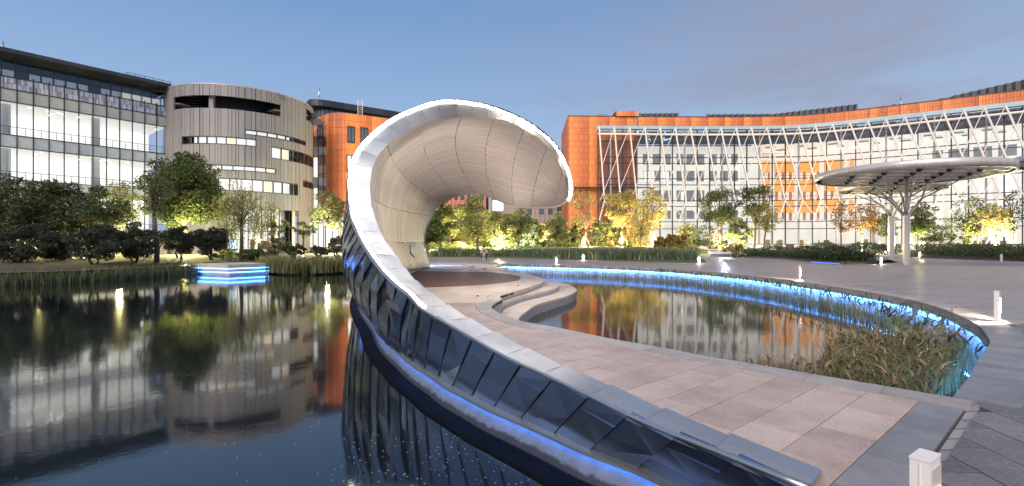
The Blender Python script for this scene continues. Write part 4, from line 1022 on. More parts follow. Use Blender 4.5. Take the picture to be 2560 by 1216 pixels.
# ---- terracotta building left of the vault
def terra_wall(pts, z0, z1, rowh, w, parent, inv, name='terracotta_panel', holes=(), seed=3):
    rnd = random.Random(seed); mb = MB(); acc = 0; bk = MB()
    segs = []
    for i in range(len(pts)-1):
        a, b = Vector(pts[i]), Vector(pts[i+1]); L = (b-a).length; n = max(1, round(L/w)); u = (b-a)/L; rz = math.atan2(u.y, u.x)
        bk.bar((a.x, a.y, (z0+z1)/2), (b.x, b.y, (z0+z1)/2), .1, z1-z0, up=(u.x, u.y, 0)) if False else bk.q((a.x, a.y, z0), (b.x, b.y, z0), (b.x, b.y, z1), (a.x, a.y, z1))
        for k in range(n):
            c = a+u*(L*(k+.5)/n); zo = z1-((k//3) % 2)*.0
            z = z1; r = 0
            while z > z0+.05:
                h = min(rowh, z-z0); zz0 = z-h+((rnd.random()-.5)*.0)
                skip = any(hx0 <= acc+L*(k+.5)/n <= hx1 and z-h/2 > hz0 and z-h/2 < hz1 for hx0, hx1, hz0, hz1 in holes)
                if not skip: mb.tn = min(1, max(0, ((k*7919+int(acc*10)*31) % 11)/11*.9+.1*((k//2+int((z1-z)/rowh)) % 2)+rnd.uniform(-.08, .08))); mb.box((c.x+rnd.uniform(-.02, .02)*u.y, c.y-rnd.uniform(-.02, .02)*u.x, z-h/2), (L/n*.92, .12, h*.97), rz)
                z -= h
        acc += L
    o = mb.build(name, M_terra, parent); o['kind'] = 'stuff'; o.matrix_parent_inverse = inv; o = bk.build('wall', M_terra2, parent); o.matrix_parent_inverse = inv
def terra_left():
    zt = zat(279, 60); t = empty('terracotta_building', (-22, 60, 0)); tag(t, 'orange terracotta block with rounded corner and dark roof storey, left of the pavilion vault', 'building')
    inv = Matrix.Translation((22, -60, 0))
    c0 = Vector(((835-1280)/F*60, 60)); right = Vector(((1010-1280)/F*64.5, 64.5)); left = Vector(((770-1280)/F*65, 65))
    u1 = (right-c0).normalized(); u2 = (left-c0).normalized(); rr = 1.9; pts = [tuple(left+u2*4)]
    pA, pB = c0+u2*rr, c0+u1*rr
    for k in range(9): tt = k/8; q = pA*(1-tt)**2+c0*2*tt*(1-tt)+pB*tt**2; pts.append((q.x, q.y))
    pts.append(tuple(right+u1*3))
    terra_wall(pts, zat(531, 60), zt, .93, .26, t, inv)
    def win(p0, p1, y0, y1, lit=False):
        a, b = onwall(p0, pts), onwall(p1, pts); u = (b-a).normalized(); nn = Vector((u.y, -u.x))
        if nn.y > 0: nn = -nn
        z0, z1 = zat(y1, a.y), zat(y0, a.y); m_ = (a+b)/2; w = (b-a).length; rz = math.atan2(u.y, u.x)
        mb = MB(); q = m_+nn*.10
        for dz in (z0, z1): mb.box((q.x, q.y, dz), (w+.1, .14, .09), rz)
        for e in (a, b, (a+b)/2): e2 = e+nn*.10; mb.box((e2.x, e2.y, (z0+z1)/2), (.08 if e is not (a+b)/2 else .05, .14, z1-z0), rz)
        f = mb.build('window_frame', M_dark, t); f.matrix_parent_inverse = inv
        mb = MB(); q = m_+nn*.075; mb.box((q.x, q.y, (z0+z1)/2), (w, .04, z1-z0), rz); g_ = mb.build('pane', E_room if lit else mat('night_glass', (.10, .13, .17), .12, spec=1, noise=(.8, .4)), t); g_.matrix_parent_inverse = inv
    win(869, 886, 317, 356); win(902, 919, 320, 357); win(796, 808, 316, 345); win(868, 887, 389, 428, True); win(903, 920, 391, 430, True); win(869, 887, 452, 500, True)
    # ground floor lit glass
    lw = [(p[0], p[1]+.6) for p in pts]; mb = MB()
    for i in range(len(lw)-1): mb.q((*lw[i], -.2), (*lw[i+1], -.2), (*lw[i+1], zat(533, 60)), (*lw[i], zat(533, 60)))
    o = mb.build('ground_floor_glass', E_room, t); o.matrix_parent_inverse = inv
    mb = MB()
    for px in range(780, 1010, 17): p = onwall(px, lw); mb.box((p.x, p.y-.1, 2.3), (.1, .1, 5))
    o = mb.build('mullion', M_zinc, t); o.matrix_parent_inverse = inv
    # roof storey
    c1 = Vector(((775-1280)/F*64, 64)); r1 = Vector(((1025-1280)/F*72, 72)); l1 = Vector(((745-1280)/F*72, 72)); p2 = [tuple(l1)]
    for k in range(7): tt = k/6; v1 = c1+(l1-c1).normalized()*1.5; v2 = c1+(r1-c1).normalized()*2.5; q = v1*(1-tt)**2+c1*2*tt*(1-tt)+v2*tt**2; p2.append((q.x, q.y))
    p2.append(tuple(r1+(r1-c1).normalized()*4))
    zr = zat(244, 64)
    for i in range(len(p2)-1):
        a, b = Vector(p2[i]), Vector(p2[i+1]); L = (b-a).length; n = max(1, round(L/2)); 
        for k in range(n):
            s_, e = a+(b-a)*(k+.01)/n, a+(b-a)*(k+.99)/n; mb = MB(); mb.bar((s_.x, s_.y, zr-.45), (e.x, e.y, zr-.45), .35, .95, up=(0, 0, 1)) if False else mb.q((s_.x, s_.y, zr-.85), (e.x, e.y, zr-.85), (e.x, e.y, zr), (s_.x, s_.y, zr))
            mb.q((s_.x, s_.y, zr), (e.x, e.y, zr), (e.x+1.5, e.y+6, zr+.1), (s_.x+1.5, s_.y+6, zr+.1)); mb.q((s_.x, s_.y, zr-.85), (e.x, e.y, zr-.85), (e.x+.3, e.y+1.3, zr-1.0), (s_.x+.3, s_.y+1.3, zr-1.0))
            o = mb.build('eave_panel', M_zinc, t); o.matrix_parent_inverse = inv
            s2, e2 = s_+Vector((.3, 1.2)), e+Vector((.3, 1.2)); mb = MB(); mb.q((s2.x, s2.y, zt-2.0), (e2.x, e2.y, zt-2.0), (e2.x, e2.y, zr-.8), (s2.x, s2.y, zr-.8)); o = mb.build('window', mat('dusk_glass', (.16, .24, .34), .1, spec=1, noise=(.5, .5)), t); o.matrix_parent_inverse = inv
            mb = MB(); mb.box((s2.x, s2.y-.08, (zt+zr)/2-.5), (.09, .12, zr-zt+1.5)); o = mb.build('mullion', M_dark, t); o.matrix_parent_inverse = inv
    # roof ladder and aerial
    p = onwall(893, pts); t2 = empty('roof_ladder', (p.x, p.y+1.2, zt)); tag(t2, 'steel ladder with hooped top standing above the orange parapet left of the vault', 'ladder')
    mb = MB(); 
    for sx in (-.3, .3): mb.tube([(sx, 0, -.4), (sx, 0, 2.1), (sx, .2, 2.3)], .05, 5)
    for k in range(9): mb.tube([(-.3, 0, k*.25), (.3, 0, k*.25)], .03, 5)
    mb.build('ladder_frame', M_white, t2)
    p = P(799, 243, 66); t2 = empty('roof_aerial', (p.x, p.y, p.z-.1)); tag(t2, 'white aerial on the dark roof edge between drum and vault', 'antenna'); mb = MB(); mb.tube([(0, 0, 0), (0, 0, 1.3)], .04, 6); mb.build('mast', M_zinc, t2); mb = MB(); mb.box((-.07, 0, .6), (.2, .15, .6)); mb.build('antenna_box', M_white, t2)
    # glazed link between drum and block
    t3 = empty('glazed_link', (-24, 62.5, 0)); tag(t3, 'narrow glazed link with lit floors between round tower and orange block', 'building'); inv3 = Matrix.Translation((24, -62.5, 0))
    A = Vector(((770-1280)/F*61, 61)); B = Vector(((821-1280)/F*61.4, 61.4)); u, L = upath(A, B); rz = math.atan2(u.y, u.x)
    for k in range(5):
        p = A+u*L*k/4; mb = MB(); mb.box((p.x, p.y, 7.7), (.09, .14, 15), rz); o = mb.build('mullion', M_dark, t3); o.matrix_parent_inverse = inv3
        if k == 4: break
        c = A+u*L*(k+.5)/4
        for z0, z1, m, mi in ((0, 3.9, M_glass, E_room), (4.0, 5.4, M_glassg, None), (5.5, 8.6, M_glass, E_room), (8.7, 9.8, M_glassg, None), (9.9, 12.6, M_glass, E_room), (12.7, 13.6, M_glassg, None), (13.7, 15.0, M_glassb, None)):
            mb = MB(); mb.box((c.x, c.y, (z0+z1)/2), (L/4-.09, .03, z1-z0), rz); o = mb.build('pane', m, t3); o.matrix_parent_inverse = inv3
            if mi: mb = MB(); mb.box((c.x-.5, c.y+1.8, (z0+z1)/2), (L/4+.6, .05, z1-z0), rz); o = mb.build('lit_room', mi, t3); o.matrix_parent_inverse = inv3
    mb = MB(); mb.box((A.x+L/2, A.y+4, 7.4), (L, 3.5, 14.8)); o = mb.build('core', M_floor, t3); o.matrix_parent_inverse = inv3
terra_left()
# ---- far buildings through the vault
def far_block(p0, p1, ytop, d, m, label, win_px, wy, lit=None, dep=14):
    a = (p0-1280)/F*d; b = (p1-1280)/F*d; zt = zat(ytop, d); t = empty('office_building', ((a+b)/2, d, 0)); tag(t, label, 'building'); cx = (a+b)/2
    mb = MB(); mb.box((0, dep/2+.3, zt/2), (b-a, dep, zt)); mb.build('wall', m, t)
    w = 1.1; n = int((b-a)/w)
    mb = MB()
    for k in range(n): mb.box((-(b-a)/2+(k+.5)*w, .15, zt/2), (w*.9, .3, zt-.02))
    mb.build('wall_fin', m, t)['kind'] = 'stuff'
    for q0, q1 in win_px:
        for y0, y1 in wy:
            x0, x1 = (q0-1280)/F*d-cx, (q1-1280)/F*d-cx; z0, z1 = zat(y1, d), zat(y0, d); mb = MB(); mb.box(((x0+x1)/2, -.03, (z0+z1)/2), (x1-x0, .1, z1-z0)); f = mb.build('window_frame', M_dark, t)
            mb = MB(); mb.box(((x0+x1)/2, -.07, (z0+z1)/2), (x1-x0-.3, .08, z1-z0-.3)); mb.build('pane', lit or mat('night_glass', (.10, .13, .17), .12, spec=1, noise=(.8, .4)), f)
far_block(1224, 1300, 480, 118, mat('far_taupe', (.34, .28, .25), .7), 'far taupe block with a tall lit white window, seen through the vault', [(1230, 1260)], [(500, 530)], E_room)
far_block(1303, 1424, 470, 112, mat('far_taupe', (.34, .28, .25), .7), 'far taupe office block with dark windows between vault tip and orange facade', [(1319, 1329), (1348, 1359), (1370, 1381), (1392, 1403)], [(490, 505), (518, 536), (560, 576)])
far_block(1085, 1215, 474, 120, mat('far_pink', (.50, .20, .14), .7), 'far reddish pink block behind the trees under the vault', [(1120+q*16, 1128+q*16) for q in range(6)], [(486, 500), (512, 526), (540, 552)])

# ---- right building with curtain wall and steel lattice
def right_building():
    base_ = [(10.5, 90.3), (20, 90.6), (30, 90.9), (38, 91.0), (46, 90.8), (54.4, 89.8), (62, 86.2), (70, 81.2), (80, 74.7), (88, 69.2), (98, 62), (106, 56)]
    W = [(p.x, p.y) for p in smoothpoly([Vector((*p, 0)) for p in base_], 4)]
    t = empty('curtain_wall_building', (30, 90, 0)); tag(t, 'wide orange topped building with curved glass wall and white steel lattice at the right', 'building'); inv = Matrix.Translation((-30, -90, 0))
    def add(mb, name, m, kind=None, smooth=False):
        o = mb.build(name, m, t, smooth); o.matrix_parent_inverse = inv
        if kind: o['kind'] = kind
        return o
    def Z(py): return HC+(HZ-py)*90/F
    def sub(p0, p1, off=0, step=None):
        w = offs(W, off) if off else W; n = max(2, int((p1-p0)/(step or 12))); return [onwall(p0+(p1-p0)*k/n, w) for k in range(n+1)]
    back = [Vector((p[0], p[1])) for p in W]
    # terracotta: solid end block, parapet band
    terra_wall([tuple(p) for p in sub(1419, 1591, 0, 40)], -.3, Z(288.5), 1.17, .30, t, inv, seed=5)
    terra_wall([(W[0][0]+.02, W[0][1]), (W[0][0]+.5, W[0][1]+16)], -.3, Z(288.5), 1.17, .30, t, inv, seed=6)
    terra_wall([tuple(p) for p in sub(1592, 2900, 0, 26)], Z(314.5), Z(290), .93, .36, t, inv, seed=8)
    mb = MB(); w = sub(1419, 2900, .12, 20)
    for i in range(len(w)-1): mb.bar((w[i].x, w[i].y, Z(289.3)), (w[i+1].x, w[i+1].y, Z(289.3)), .5, .14)
    add(mb, 'parapet_trim', M_zinc)
    bx = P(1564, 283, 91); terra_wall([(P(1537, 0, 91).x, 90.2), (P(1592, 0, 91).x, 90.2)], Z(290), Z(277), .97, .30, t, inv, seed=9)
    mb = MB(); mb.box((bx.x, 93, Z(284)), (4.1, 5.4, 1.0)); add(mb, 'roof_box', M_terra2)
    # curtain wall grid
    rows = [Z(y) for y in (342, 357, 396, 411, 449, 464, 503, 517.5, 555.5, 573, 611)]; top = Z(327)
    G_ = offs(W, -1.6)      # glass line proud of the parapet
    px = 1495; cols = []
    while px < 2640: cols.append(px); px += 31+ (max(0, px-1850)/700)*16
    levels = [top]+rows
    pts = [onwall(c, G_) for c in cols]
    npane = 0
    for i, p in enumerate(pts):
        mb = MB(); tall = (i % 3 == 1); u = (pts[min(i+1, len(pts)-1)]-pts[max(i-1, 0)]).normalized(); rz = math.atan2(u.y, u.x)
        mb.box((p.x, p.y, (top+levels[-1])/2), (.14 if not tall else .26, .3, top-levels[-1]), rz); add(mb, 'mullion', M_dark if not tall else mat('grey_mullion', (.30, .30, .31), .4))
        if i == len(pts)-1: break
        q = pts[i+1]; c = (p+q)/2; L = (q-p).length; v = (q-p).normalized(); rz2 = math.atan2(v.y, v.x)
        for j in range(len(levels)-1):
            if levels[j]-levels[j+1] < 1.5 and npane > 230: pass
            mb = MB(); mb.box((c.x, c.y, (levels[j]+levels[j+1])/2), (L-.12, .03, levels[j]-levels[j+1]-.06), rz2); add(mb, 'pane', M_glass); npane += 1
        mb = MB(); cc = c+Vector((0, 1.5)); mb.box((cc.x, cc.y, Z(320)), (L+.02, .05, Z(314)-Z(328)), rz2)
        add(mb, 'upper_window', mat('upper_glass', (.22, .32, .40), .12, spec=1, noise=(.3, .6), col2=(.42, .48, .47), emit=(.6, .8, .85), es=.10))
    for j, z in enumerate(levels):
        mb = MB()
        for i in range(len(pts)-1): mb.bar((pts[i].x, pts[i].y-.05, z), (pts[i+1].x, pts[i+1].y-.05, z), .22, .14)
        add(mb, 'rail', M_dark)
    mb = MB(); wr = [onwall(c, offs(W, -2.6)) for c in cols]
    mb.tube([(p.x, p.y, Z(342)) for p in wr], .22, 8); add(mb, 'lattice_ring_beam', M_white, smooth=True)
    # side return at left end of curtain
    mb = MB(); p = pts[0]; mb.bar((p.x, p.y, (top+1)/2), (p.x, p.y+1.6, (top+1)/2), .1, top-1, up=(1, 0, 0)); add(mb, 'end_frame', M_dark)
    # steel lattice
    LW = offs(W, -2.7); px = 1498; A = []
    while px < 2660: A.append(px); px += 38+max(0, px-1850)/700*17
    zA, zN, zB = Z(325), Z(505), Z(556)
    for i in range(len(A)-1):
        sp_ = A[i+1]-A[i]; k = min(1, max(0, (A[i]-1500)/700)); ap = onwall(A[i], LW)
        n1 = onwall(A[i]+sp_*(.33+1.35*k), LW); mb = MB(); 
        mb.bar((ap.x, ap.y, zA), (n1.x, n1.y-.2, zN), .28, .24); add(mb, 'strut', M_white)
        if i > 0:
            n2 = onwall(A[i]-sp_*1.95, LW) if A[i]-sp_*1.95 > 1497 else onwall(1506, LW)
            zz = zN if A[i]-sp_*1.95 > 1497 else Z(418); mb = MB(); mb.bar((ap.x, ap.y, zA), (n2.x, n2.y-.05, zz), .11, .11); add(mb, 'tie', M_white)
        for dx_, nm in ((-.45, 'foot_strut'), (1.05, 'foot_tie')):
            n3 = onwall(max(1497, A[i]+sp_*(.33+1.35*k)+sp_*dx_), LW); mb = MB(); r_ = .22 if dx_ < 0 else .12; mb.bar((n1.x, n1.y-.2, zN), (n3.x, n3.y-.1, zB), r_, r_); add(mb, nm, M_white)
    # floors and inner facade
    I1 = offs(W, 3.0); I2 = offs(W, 11.0)
    def band(p0, p1, y0, y1, line, m, name, th=.3, z0=None, z1=None, step=16):
        w = [onwall(p0+(p1-p0)*k/max(1, int((p1-p0)/step)), line) for k in range(max(1, int((p1-p0)/step))+1)]; mb = MB(); za, zb = (Z(y1) if z0 is None else z0), (Z(y0) if z1 is None else z1)
        A_ = [(p.x, p.y) for p in w]; B_ = offs(A_, th)
        for i in range(len(A_)-1):
            mb.q((*A_[i], za), (*A_[i+1], za), (*A_[i+1], zb), (*A_[i], zb)); mb.q((*A_[i], zb), (*A_[i+1], zb), (*B_[i+1], zb), (*B_[i], zb)); mb.q((*A_[i], za), (*A_[i+1], za), (*B_[i+1], za), (*B_[i], za))
        return add(mb, name, m)
    band(1594, 2900, 328, 357, offs(W, .5), mat('plenum_dark', (.07, .085, .12), .4, noise=(.5, .4)), 'plenum')
    band(1500, 1594, 330, 611, offs(W, .1), M_terra2, 'end_wall_backing')
    band(1594, 1900, 357, 376, offs(W, 2.6), M_intw, 'upper_bulkhead')
    for y0, y1 in ((404, 419), (447, 470), (500, 523), (545, 560)): band(1594, 1860, y0, y1, I1, M_intw, 'parapet_band')
    band(1594, 1860, 370, 550, offs(W, 3.9), M_intdark, 'office_glass')
    band(1850, 1905, 357, 640, offs(W, 2.4), M_intw, 'white_core')
    E_roomr = mat('lit_hall', (.7, .68, .64), .8, emit=(1.0, .95, .89), es=.42, noise=(.12, .3))
    band(1594, 2900, 549, 640, offs(W, 6), E_roomr, 'lobby_wall')
    band(1900, 2900, 357, 640, I2, E_roomr, 'inner_wall')
    for k in range(10):
        for y0, y1 in ((376, 404), (419, 447), (470, 500), (523, 545)):
            p = onwall(1600+k*28, offs(W, 3.4)); mb = MB(); mb.box((p.x, p.y, (Z(y0)+Z(y1))/2), (.5 if k % 3 else 1.0, .3, Z(y0)-Z(y1)), 0); add(mb, 'window_pier', M_intw)
            for f_ in (.3, .62):
                p = onwall(1600+(k+f_)*28, offs(W, 3.6)); mb = MB(); mb.box((p.x, p.y, (Z(y0)+Z(y1))/2), (.12, .1, Z(y0)-Z(y1)), 0); add(mb, 'window_post', mat('grey_mullion', (.30, .30, .31), .4))
    for p0, y0, y1, w_ in ((1598, 420, 446, 40), (1648, 421, 446, 24), (1600, 471, 498, 22), (1700, 473, 496, 16), (1760, 424, 444, 14)):
        p = onwall(p0+w_/2, offs(W, 3.7)); mb = MB(); mb.box((p.x, p.y, (Z(y0)+Z(y1))/2), (w_*.075, .1, Z(y0)-Z(y1)), 0); add(mb, 'lit_office', E_room)
    # orange balconies and their rooms
    for y0, y1 in ((393, 418), (443, 470), (497, 526)):
        w = [onwall(1896+k*8, offs(W, 3+3.2*math.sin(min(1, k/30)*math.pi*.5))) for k in range(31)]; A_ = [(p.x, p.y) for p in w]; mb = MB(); B_ = offs(A_, 4)
        for i in range(30):
            mb.q((*A_[i], Z(y1)), (*A_[i+1], Z(y1)), (*A_[i+1], Z(y0)), (*A_[i], Z(y0))); mb.q((*A_[i], Z(y1)), (*A_[i+1], Z(y1)), (*B_[i+1], Z(y1)), (*B_[i], Z(y1)))
        add(mb, 'orange_balcony', M_orangei)
        mb = MB(); zz = Z(y0)+.9; mb.tube([(*p, zz) for p in A_], .04, 5); add(mb, 'balcony_rail', M_dark)
        for k in range(0, 30, 2): mb = MB(); p = offs(A_, 2.5)[k]; mb.box((p[0], p[1], Z(y1)-1.1), (.45, .2, 2.2)); add(mb, 'window_pier', mat('warm_pier', (.5, .42, .34), .7))
    # deep ceiling with diamond coffers
    mb = MB(); w0 = sub(1870, 2900, .9, 20); w1 = [Vector((p.x+7, p.y+9)) for p in w0]; zc = Z(349)
    for i in range(len(w0)-1): mb.q((w0[i].x, w0[i].y, zc), (w0[i+1].x, w0[i+1].y, zc), (w1[i+1].x, w1[i+1].y, zc-.6), (w1[i].x, w1[i].y, zc-.6))
    add(mb, 'ceiling', E_ceil)
    for k in range(26):
        pxx = 1900+k*26; p = onwall(pxx, offs(W, 2.5+(k % 3)*2.6)); mb = MB(); s_ = 1.3
        z_ = zc-.16-(2.5+(k % 3)*2.6)*.05; mb.q((p.x-s_, p.y, z_), (p.x, p.y-s_*.8, z_), (p.x+s_, p.y, z_), (p.x, p.y+s_*.8, z_)); add(mb, 'ceiling_coffer', mat('ceiling_coffer', (.30, .29, .28), .8))
    # white rooms at the right
    for y0, y1 in ((425, 440), (480, 500), (540, 560)): band(2130, 2900, y0, y1, offs(W, 6), M_intw, 'gallery_band')
    for k in range(9):
        p0 = 2335+k*24; p = onwall(p0+8, offs(W, 7)); mb = MB(); mb.box((p.x, p.y, Z(400)), (1.3, .1, 1.9), -.55); add(mb, 'gallery_window', M_intdark)
    for q0 in range(1930, 2640, 62):
        p = onwall(q0, offs(W, 2.0)); mb = MB(); mb.tube([(p.x, p.y, 0), (p.x, p.y, Z(352))], .35, 12); add(mb, 'column', M_intw, smooth=True)
    for k in range(40):
        px_ = random.uniform(1600, 2540); p = onwall(px_, offs(W, random.uniform(3, 5.5))); mb = MB(); hh = random.uniform(.5, 1.9); mb.box((p.x, p.y, hh/2+.2), (random.uniform(.3, 1.6), .3, hh)); add(mb, 'lobby_item', mat('lobby_item', (.35, .22, .14), .7, var=.7, hue=.05))
    for q0 in (2093, 2190, 2420): 
        p = onwall(q0, offs(W, -3.2)); mb = MB(); mb.tube([(p.x, p.y, 0), (p.x, p.y, Z(556))], .22, 12); add(mb, 'outer_column', M_white, smooth=True)
    # neon reflections drawn as glowing strokes behind the glass
    mb = MB(); E_n = emis('neon_tube', (.45, .65, 1), 1.6)
    for pl in ([(1591, 338), (1595, 330), (1603, 327), (1607, 332), (1600, 337), (1592, 336)], [(1588, 340), (1598, 337), (1606, 339)], [(1617, 336), (1624, 336), (1624, 342)], [(1614, 357), (1628, 355), (1622, 346)], [(1661, 328), (1665, 336), (1678, 336), (1680, 331)], [(1660, 343), (1660, 354), (1668, 356), (1664, 349)], [(1662, 350), (1674, 348), (1680, 342)]):
        mb.tube([P(x, y, onwall(x, offs(W, .0)).y) for x, y in pl], .055, 5)
    add(mb, 'neon_tube', E_n)
    # roof plant screens
    for p0, p1, ya, yb, rows_ in ((1600, 1692, 285, 284, 7), (1768, 1918, 287, 286, 10), (1925, 2137, 287, 262, 14), (2178, 2232, 272, 263, 2), (2320, 2380, 254, 242, 2), (2385, 2700, 240, 168, 14)):
        a, b = onwall(p0, offs(W, 5)), onwall(p1, offs(W, 5)); za, zb = zat(ya, a.y), zat(yb, b.y); n = rows_; t4 = empty('roof_screen', (a.x, a.y, 22)); i4 = Matrix.Translation((-a.x, -a.y, -22))
        tag(t4, {1600: 'low dark roof screen beside the raised orange block', 1768: 'low dark ribbed roof screen over the middle of the orange parapet', 1925: 'long dark ribbed roof screen rising to the right over the bend of the parapet', 2178: 'small plain dark roof box right of the long ribbed screen', 2320: 'plain dark roof box left of the big sloping screen', 2385: 'big dark sloping roof screen at the upper right corner'}[p0], 'roof screen')
        mb = MB(); low_ = 22.8
        mb.q((a.x, a.y, low_), (b.x, b.y, low_), (b.x, b.y, zb), (a.x, a.y, za)); mb.q((a.x, a.y, za), (b.x, b.y, zb), (b.x+2, b.y+5, zb), (a.x+2, a.y+5, za)); o = mb.build('screen_face', M_zinc, t4); o.matrix_parent_inverse = i4
        mb = MB(); mb.q((b.x, b.y, low_), (b.x+2, b.y+5, low_), (b.x+2, b.y+5, zb), (b.x, b.y, zb)); o = mb.build('screen_end', M_zinc, t4); o.matrix_parent_inverse = i4
        for k in range(n+1):
            q = a+(b-a)*k/n; z_ = za+(zb-za)*k/n; mb = MB(); mb.box((q.x, q.y-.25, (low_+z_)/2), (.35, .5, max(.1, z_-low_))); o = mb.build('screen_rib', mat('screen_rib', (.12, .11, .11), .5), t4); o.matrix_parent_inverse = i4
    p = P(1505, 288, 94); t5 = empty('roof_hoop', (p.x, p.y, Z(289))); tag(t5, 'thin steel hoop ladder guard on the orange parapet near its left end', 'roof ladder'); mb = MB()
    for k in (-.9, 0, .9): mb.tube([(-1.6+k*.3, k, 0), (-.8+k*.2, k, .95), (.8+k*.2, k, .95), (1.6, k, 0)], .04, 5)
    mb.build('hoop', M_zinc, t5)
    p = P(2252, 258, 90); t5 = empty('roof_mast', (p.x, p.y, p.z-.5)); tag(t5, 'thin roof mast above the orange parapet over the large canopy', 'antenna'); mb = MB(); mb.tube([(0, 0, 0), (0, 0, 1.6)], .05, 5); mb.build('mast', M_zinc, t5); mb = MB(); mb.box((0, 0, .6), (.25, .2, .5)); mb.build('antenna_box', M_white, t5)
    # body
    mb = MB(); mb.q((10.9, 106, -.3), (110, 106, -.3), (110, 106, 23), (10.9, 106, 23)); add(mb, 'rear_wall', M_terra2)
right_building()

# ------------------------------------------------------------------ vegetation
def quads_at(pos, size, rs, flat=0.0, aspect=.55):
    """leaf quads at positions: (n,3) -> verts, faces"""
    n = len(pos); a = rs.normal(size=(n, 3)); a /= np.linalg.norm(a, axis=1)[:, None]
    b = rs.normal(size=(n, 3)); 
    if flat: a[:, 2] *= (1-flat); a /= np.linalg.norm(a, axis=1)[:, None]; b[:, 2] *= (1-flat)
    b -= (b*a).sum(1)[:, None]*a; b /= np.linalg.norm(b, axis=1)[:, None]
    s = (size*rs.uniform(.6, 1.35, n))[:, None]; a = a*s*.5; b = b*s*.5*aspect
    v = np.stack([pos-a, pos+b-a*.15, pos+a, pos-b-a*.15], axis=1).reshape(-1, 3)
    f = np.arange(4*n).reshape(n, 4); return v, f
def leafcloud(name, centres, radii, per, size, m, parent, seed, flat=.2, gap=.0):
    rs = np.random.default_rng(seed); P_ = []; T_ = []
    for c, r in zip(centres, radii):
        k = max(6, int(per*(r/np.mean(radii))**2)); d = rs.normal(size=(k, 3)); d /= np.linalg.norm(d, axis=1)[:, None]
        q = d*(r*rs.uniform(.35, 1.08, k)**.7)[:, None]; q[:, 2] *= .72
        P_.append(q+np.array(c)); T_.append(np.clip(rs.normal(.5+rs.uniform(-.22, .22), .2, k), 0, 1))
    P_ = np.concatenate(P_); T_ = np.concatenate(T_)
    v, f = quads_at(P_, size, rs, flat); return link(name, npmesh(name, v, f, m, T_), parent)
def limb(mb, a, b, r0, r1, rnd, wig=.12, n=4, side=6):
    pts = [a.lerp(b, i/n)+Vector((rnd.uniform(-1, 1), rnd.uniform(-1, 1), rnd.uniform(-.5, .5)))*((b-a).length*wig*(0 < i < n)*.5) for i in range(n+1)]
    mb.tube(pts, [r0+(r1-r0)*i/n for i in range(n+1)], side); return pts
TREES = 0
def tree(x, y, z, h, crown, label, cat='tree', leaf=L_green, bark=M_bark, seed=1, per=120, size=.17, clumps=26, trunk_r=.12, lean=0, fork=.35, group=None, name='broadleaf_tree', crown_z=None, stems=1, drop=0, stakes=False, sq=.8):
    """crown=(rx, ry, rz) ; crown centre height crown_z"""
    global TREES; TREES += 1
    rnd = random.Random(seed); t = empty(name, (x, y, z)); tag(t, label, cat, group)
    rx, ry, rz_ = crown; cz = crown_z if crown_z is not None else h-rz_
    cs, rr = [], []; tries = 0
    while len(cs) < clumps and tries < 4000:
        tries += 1; d = Vector((rnd.gauss(0, 1), rnd.gauss(0, 1), rnd.gauss(0, 1))).normalized()*(rnd.uniform(.25, .95)**.6)
        if d.z < -.75: continue
        sh = 1-.35*max(0, d.z)**2 if sq else 1
        c = Vector((d.x*rx*sh, d.y*ry*sh, cz+d.z*rz_)); r = rnd.uniform(.2, .42)*min(rx, rz_*1.1)
        if all((c-o).length > .42*(r+q) for o, q in zip(cs, rr)): cs.append(c); rr.append(r)
    w = MB(); top = Vector((lean, 0, cz-rz_*.25)); forkp = Vector((lean*fork, 0, max(.25, h*fork)))
    for s in range(stems):
        o0 = Vector((rnd.uniform(-.2, .2)*(stems > 1), rnd.uniform(-.15, .15)*(stems > 1), -.35)); fp = forkp+Vector((rnd.uniform(-.5, .5)*(stems > 1), 0, 0))
        limb(w, o0, fp, trunk_r*1.15, trunk_r*.8, rnd, .06, 4, 8)
        limb(w, fp, top+Vector((rnd.uniform(-.3, .3)*rx*(stems > 1), 0, rz_*.7)), trunk_r*.75, trunk_r*.15, rnd, .14, 5)
        for i, c in enumerate(cs):
            if i % stems != s or rnd.random() > .8: continue
            st = fp.lerp(top, rnd.uniform(0, .8)); mid_ = st.lerp(c, .5)+Vector((0, 0, rnd.uniform(-.05, .15)*h*.3)); 
            w.tube([st, mid_, c], [trunk_r*.38, trunk_r*.2, .012], 5)
            for q in range(2): e = c+Vector((rnd.gauss(0, 1), rnd.gauss(0, 1), rnd.gauss(0, .8)))*rr[i]*.7; w.tube([mid_.lerp(c, .6), e], [trunk_r*.12+.005, .006], 4)
    w.build('trunk', bark, t, True)
    leafcloud('crown', [tuple(c) for c in cs], rr, per, size, leaf, t, seed)
    if drop:
        rs = np.random.default_rng(seed+9); Pn, Tn = [], []
        for k in range(drop):
            c = cs[k % len(cs)]; x0 = np.array([c.x, c.y, c.z])+rs.normal(size=3)*.35; L = rs.uniform(.35, .95)*min(rz_*1.7, 2.6); n = int(L/.05); tt = np.linspace(0, 1, n)
            dx = rs.normal(size=2)*.25; q = np.stack([x0[0]+dx[0]*tt+rs.normal(size=n)*.02, x0[1]+dx[1]*tt, x0[2]-L*tt+.15*np.sin(tt*3)], 1); Pn.append(q); Tn.append(rs.uniform(.2, .9, n))
        Pn = np.concatenate(Pn); v, f = quads_at(Pn, .13, rs, 0, .35); link('hanging_leaves', npmesh('hanging_leaves', v, f, leaf, np.concatenate(Tn)), t)
    if stakes:
        for a in (0, 2.1, 4.2):
            mb = MB(); mb.tube([(1.0*math.cos(a), 1.0*math.sin(a), -.1), (.08*math.cos(a), .08*math.sin(a), 1.7)], .03, 5); mb.build('stake', M_bark, t)
    return t
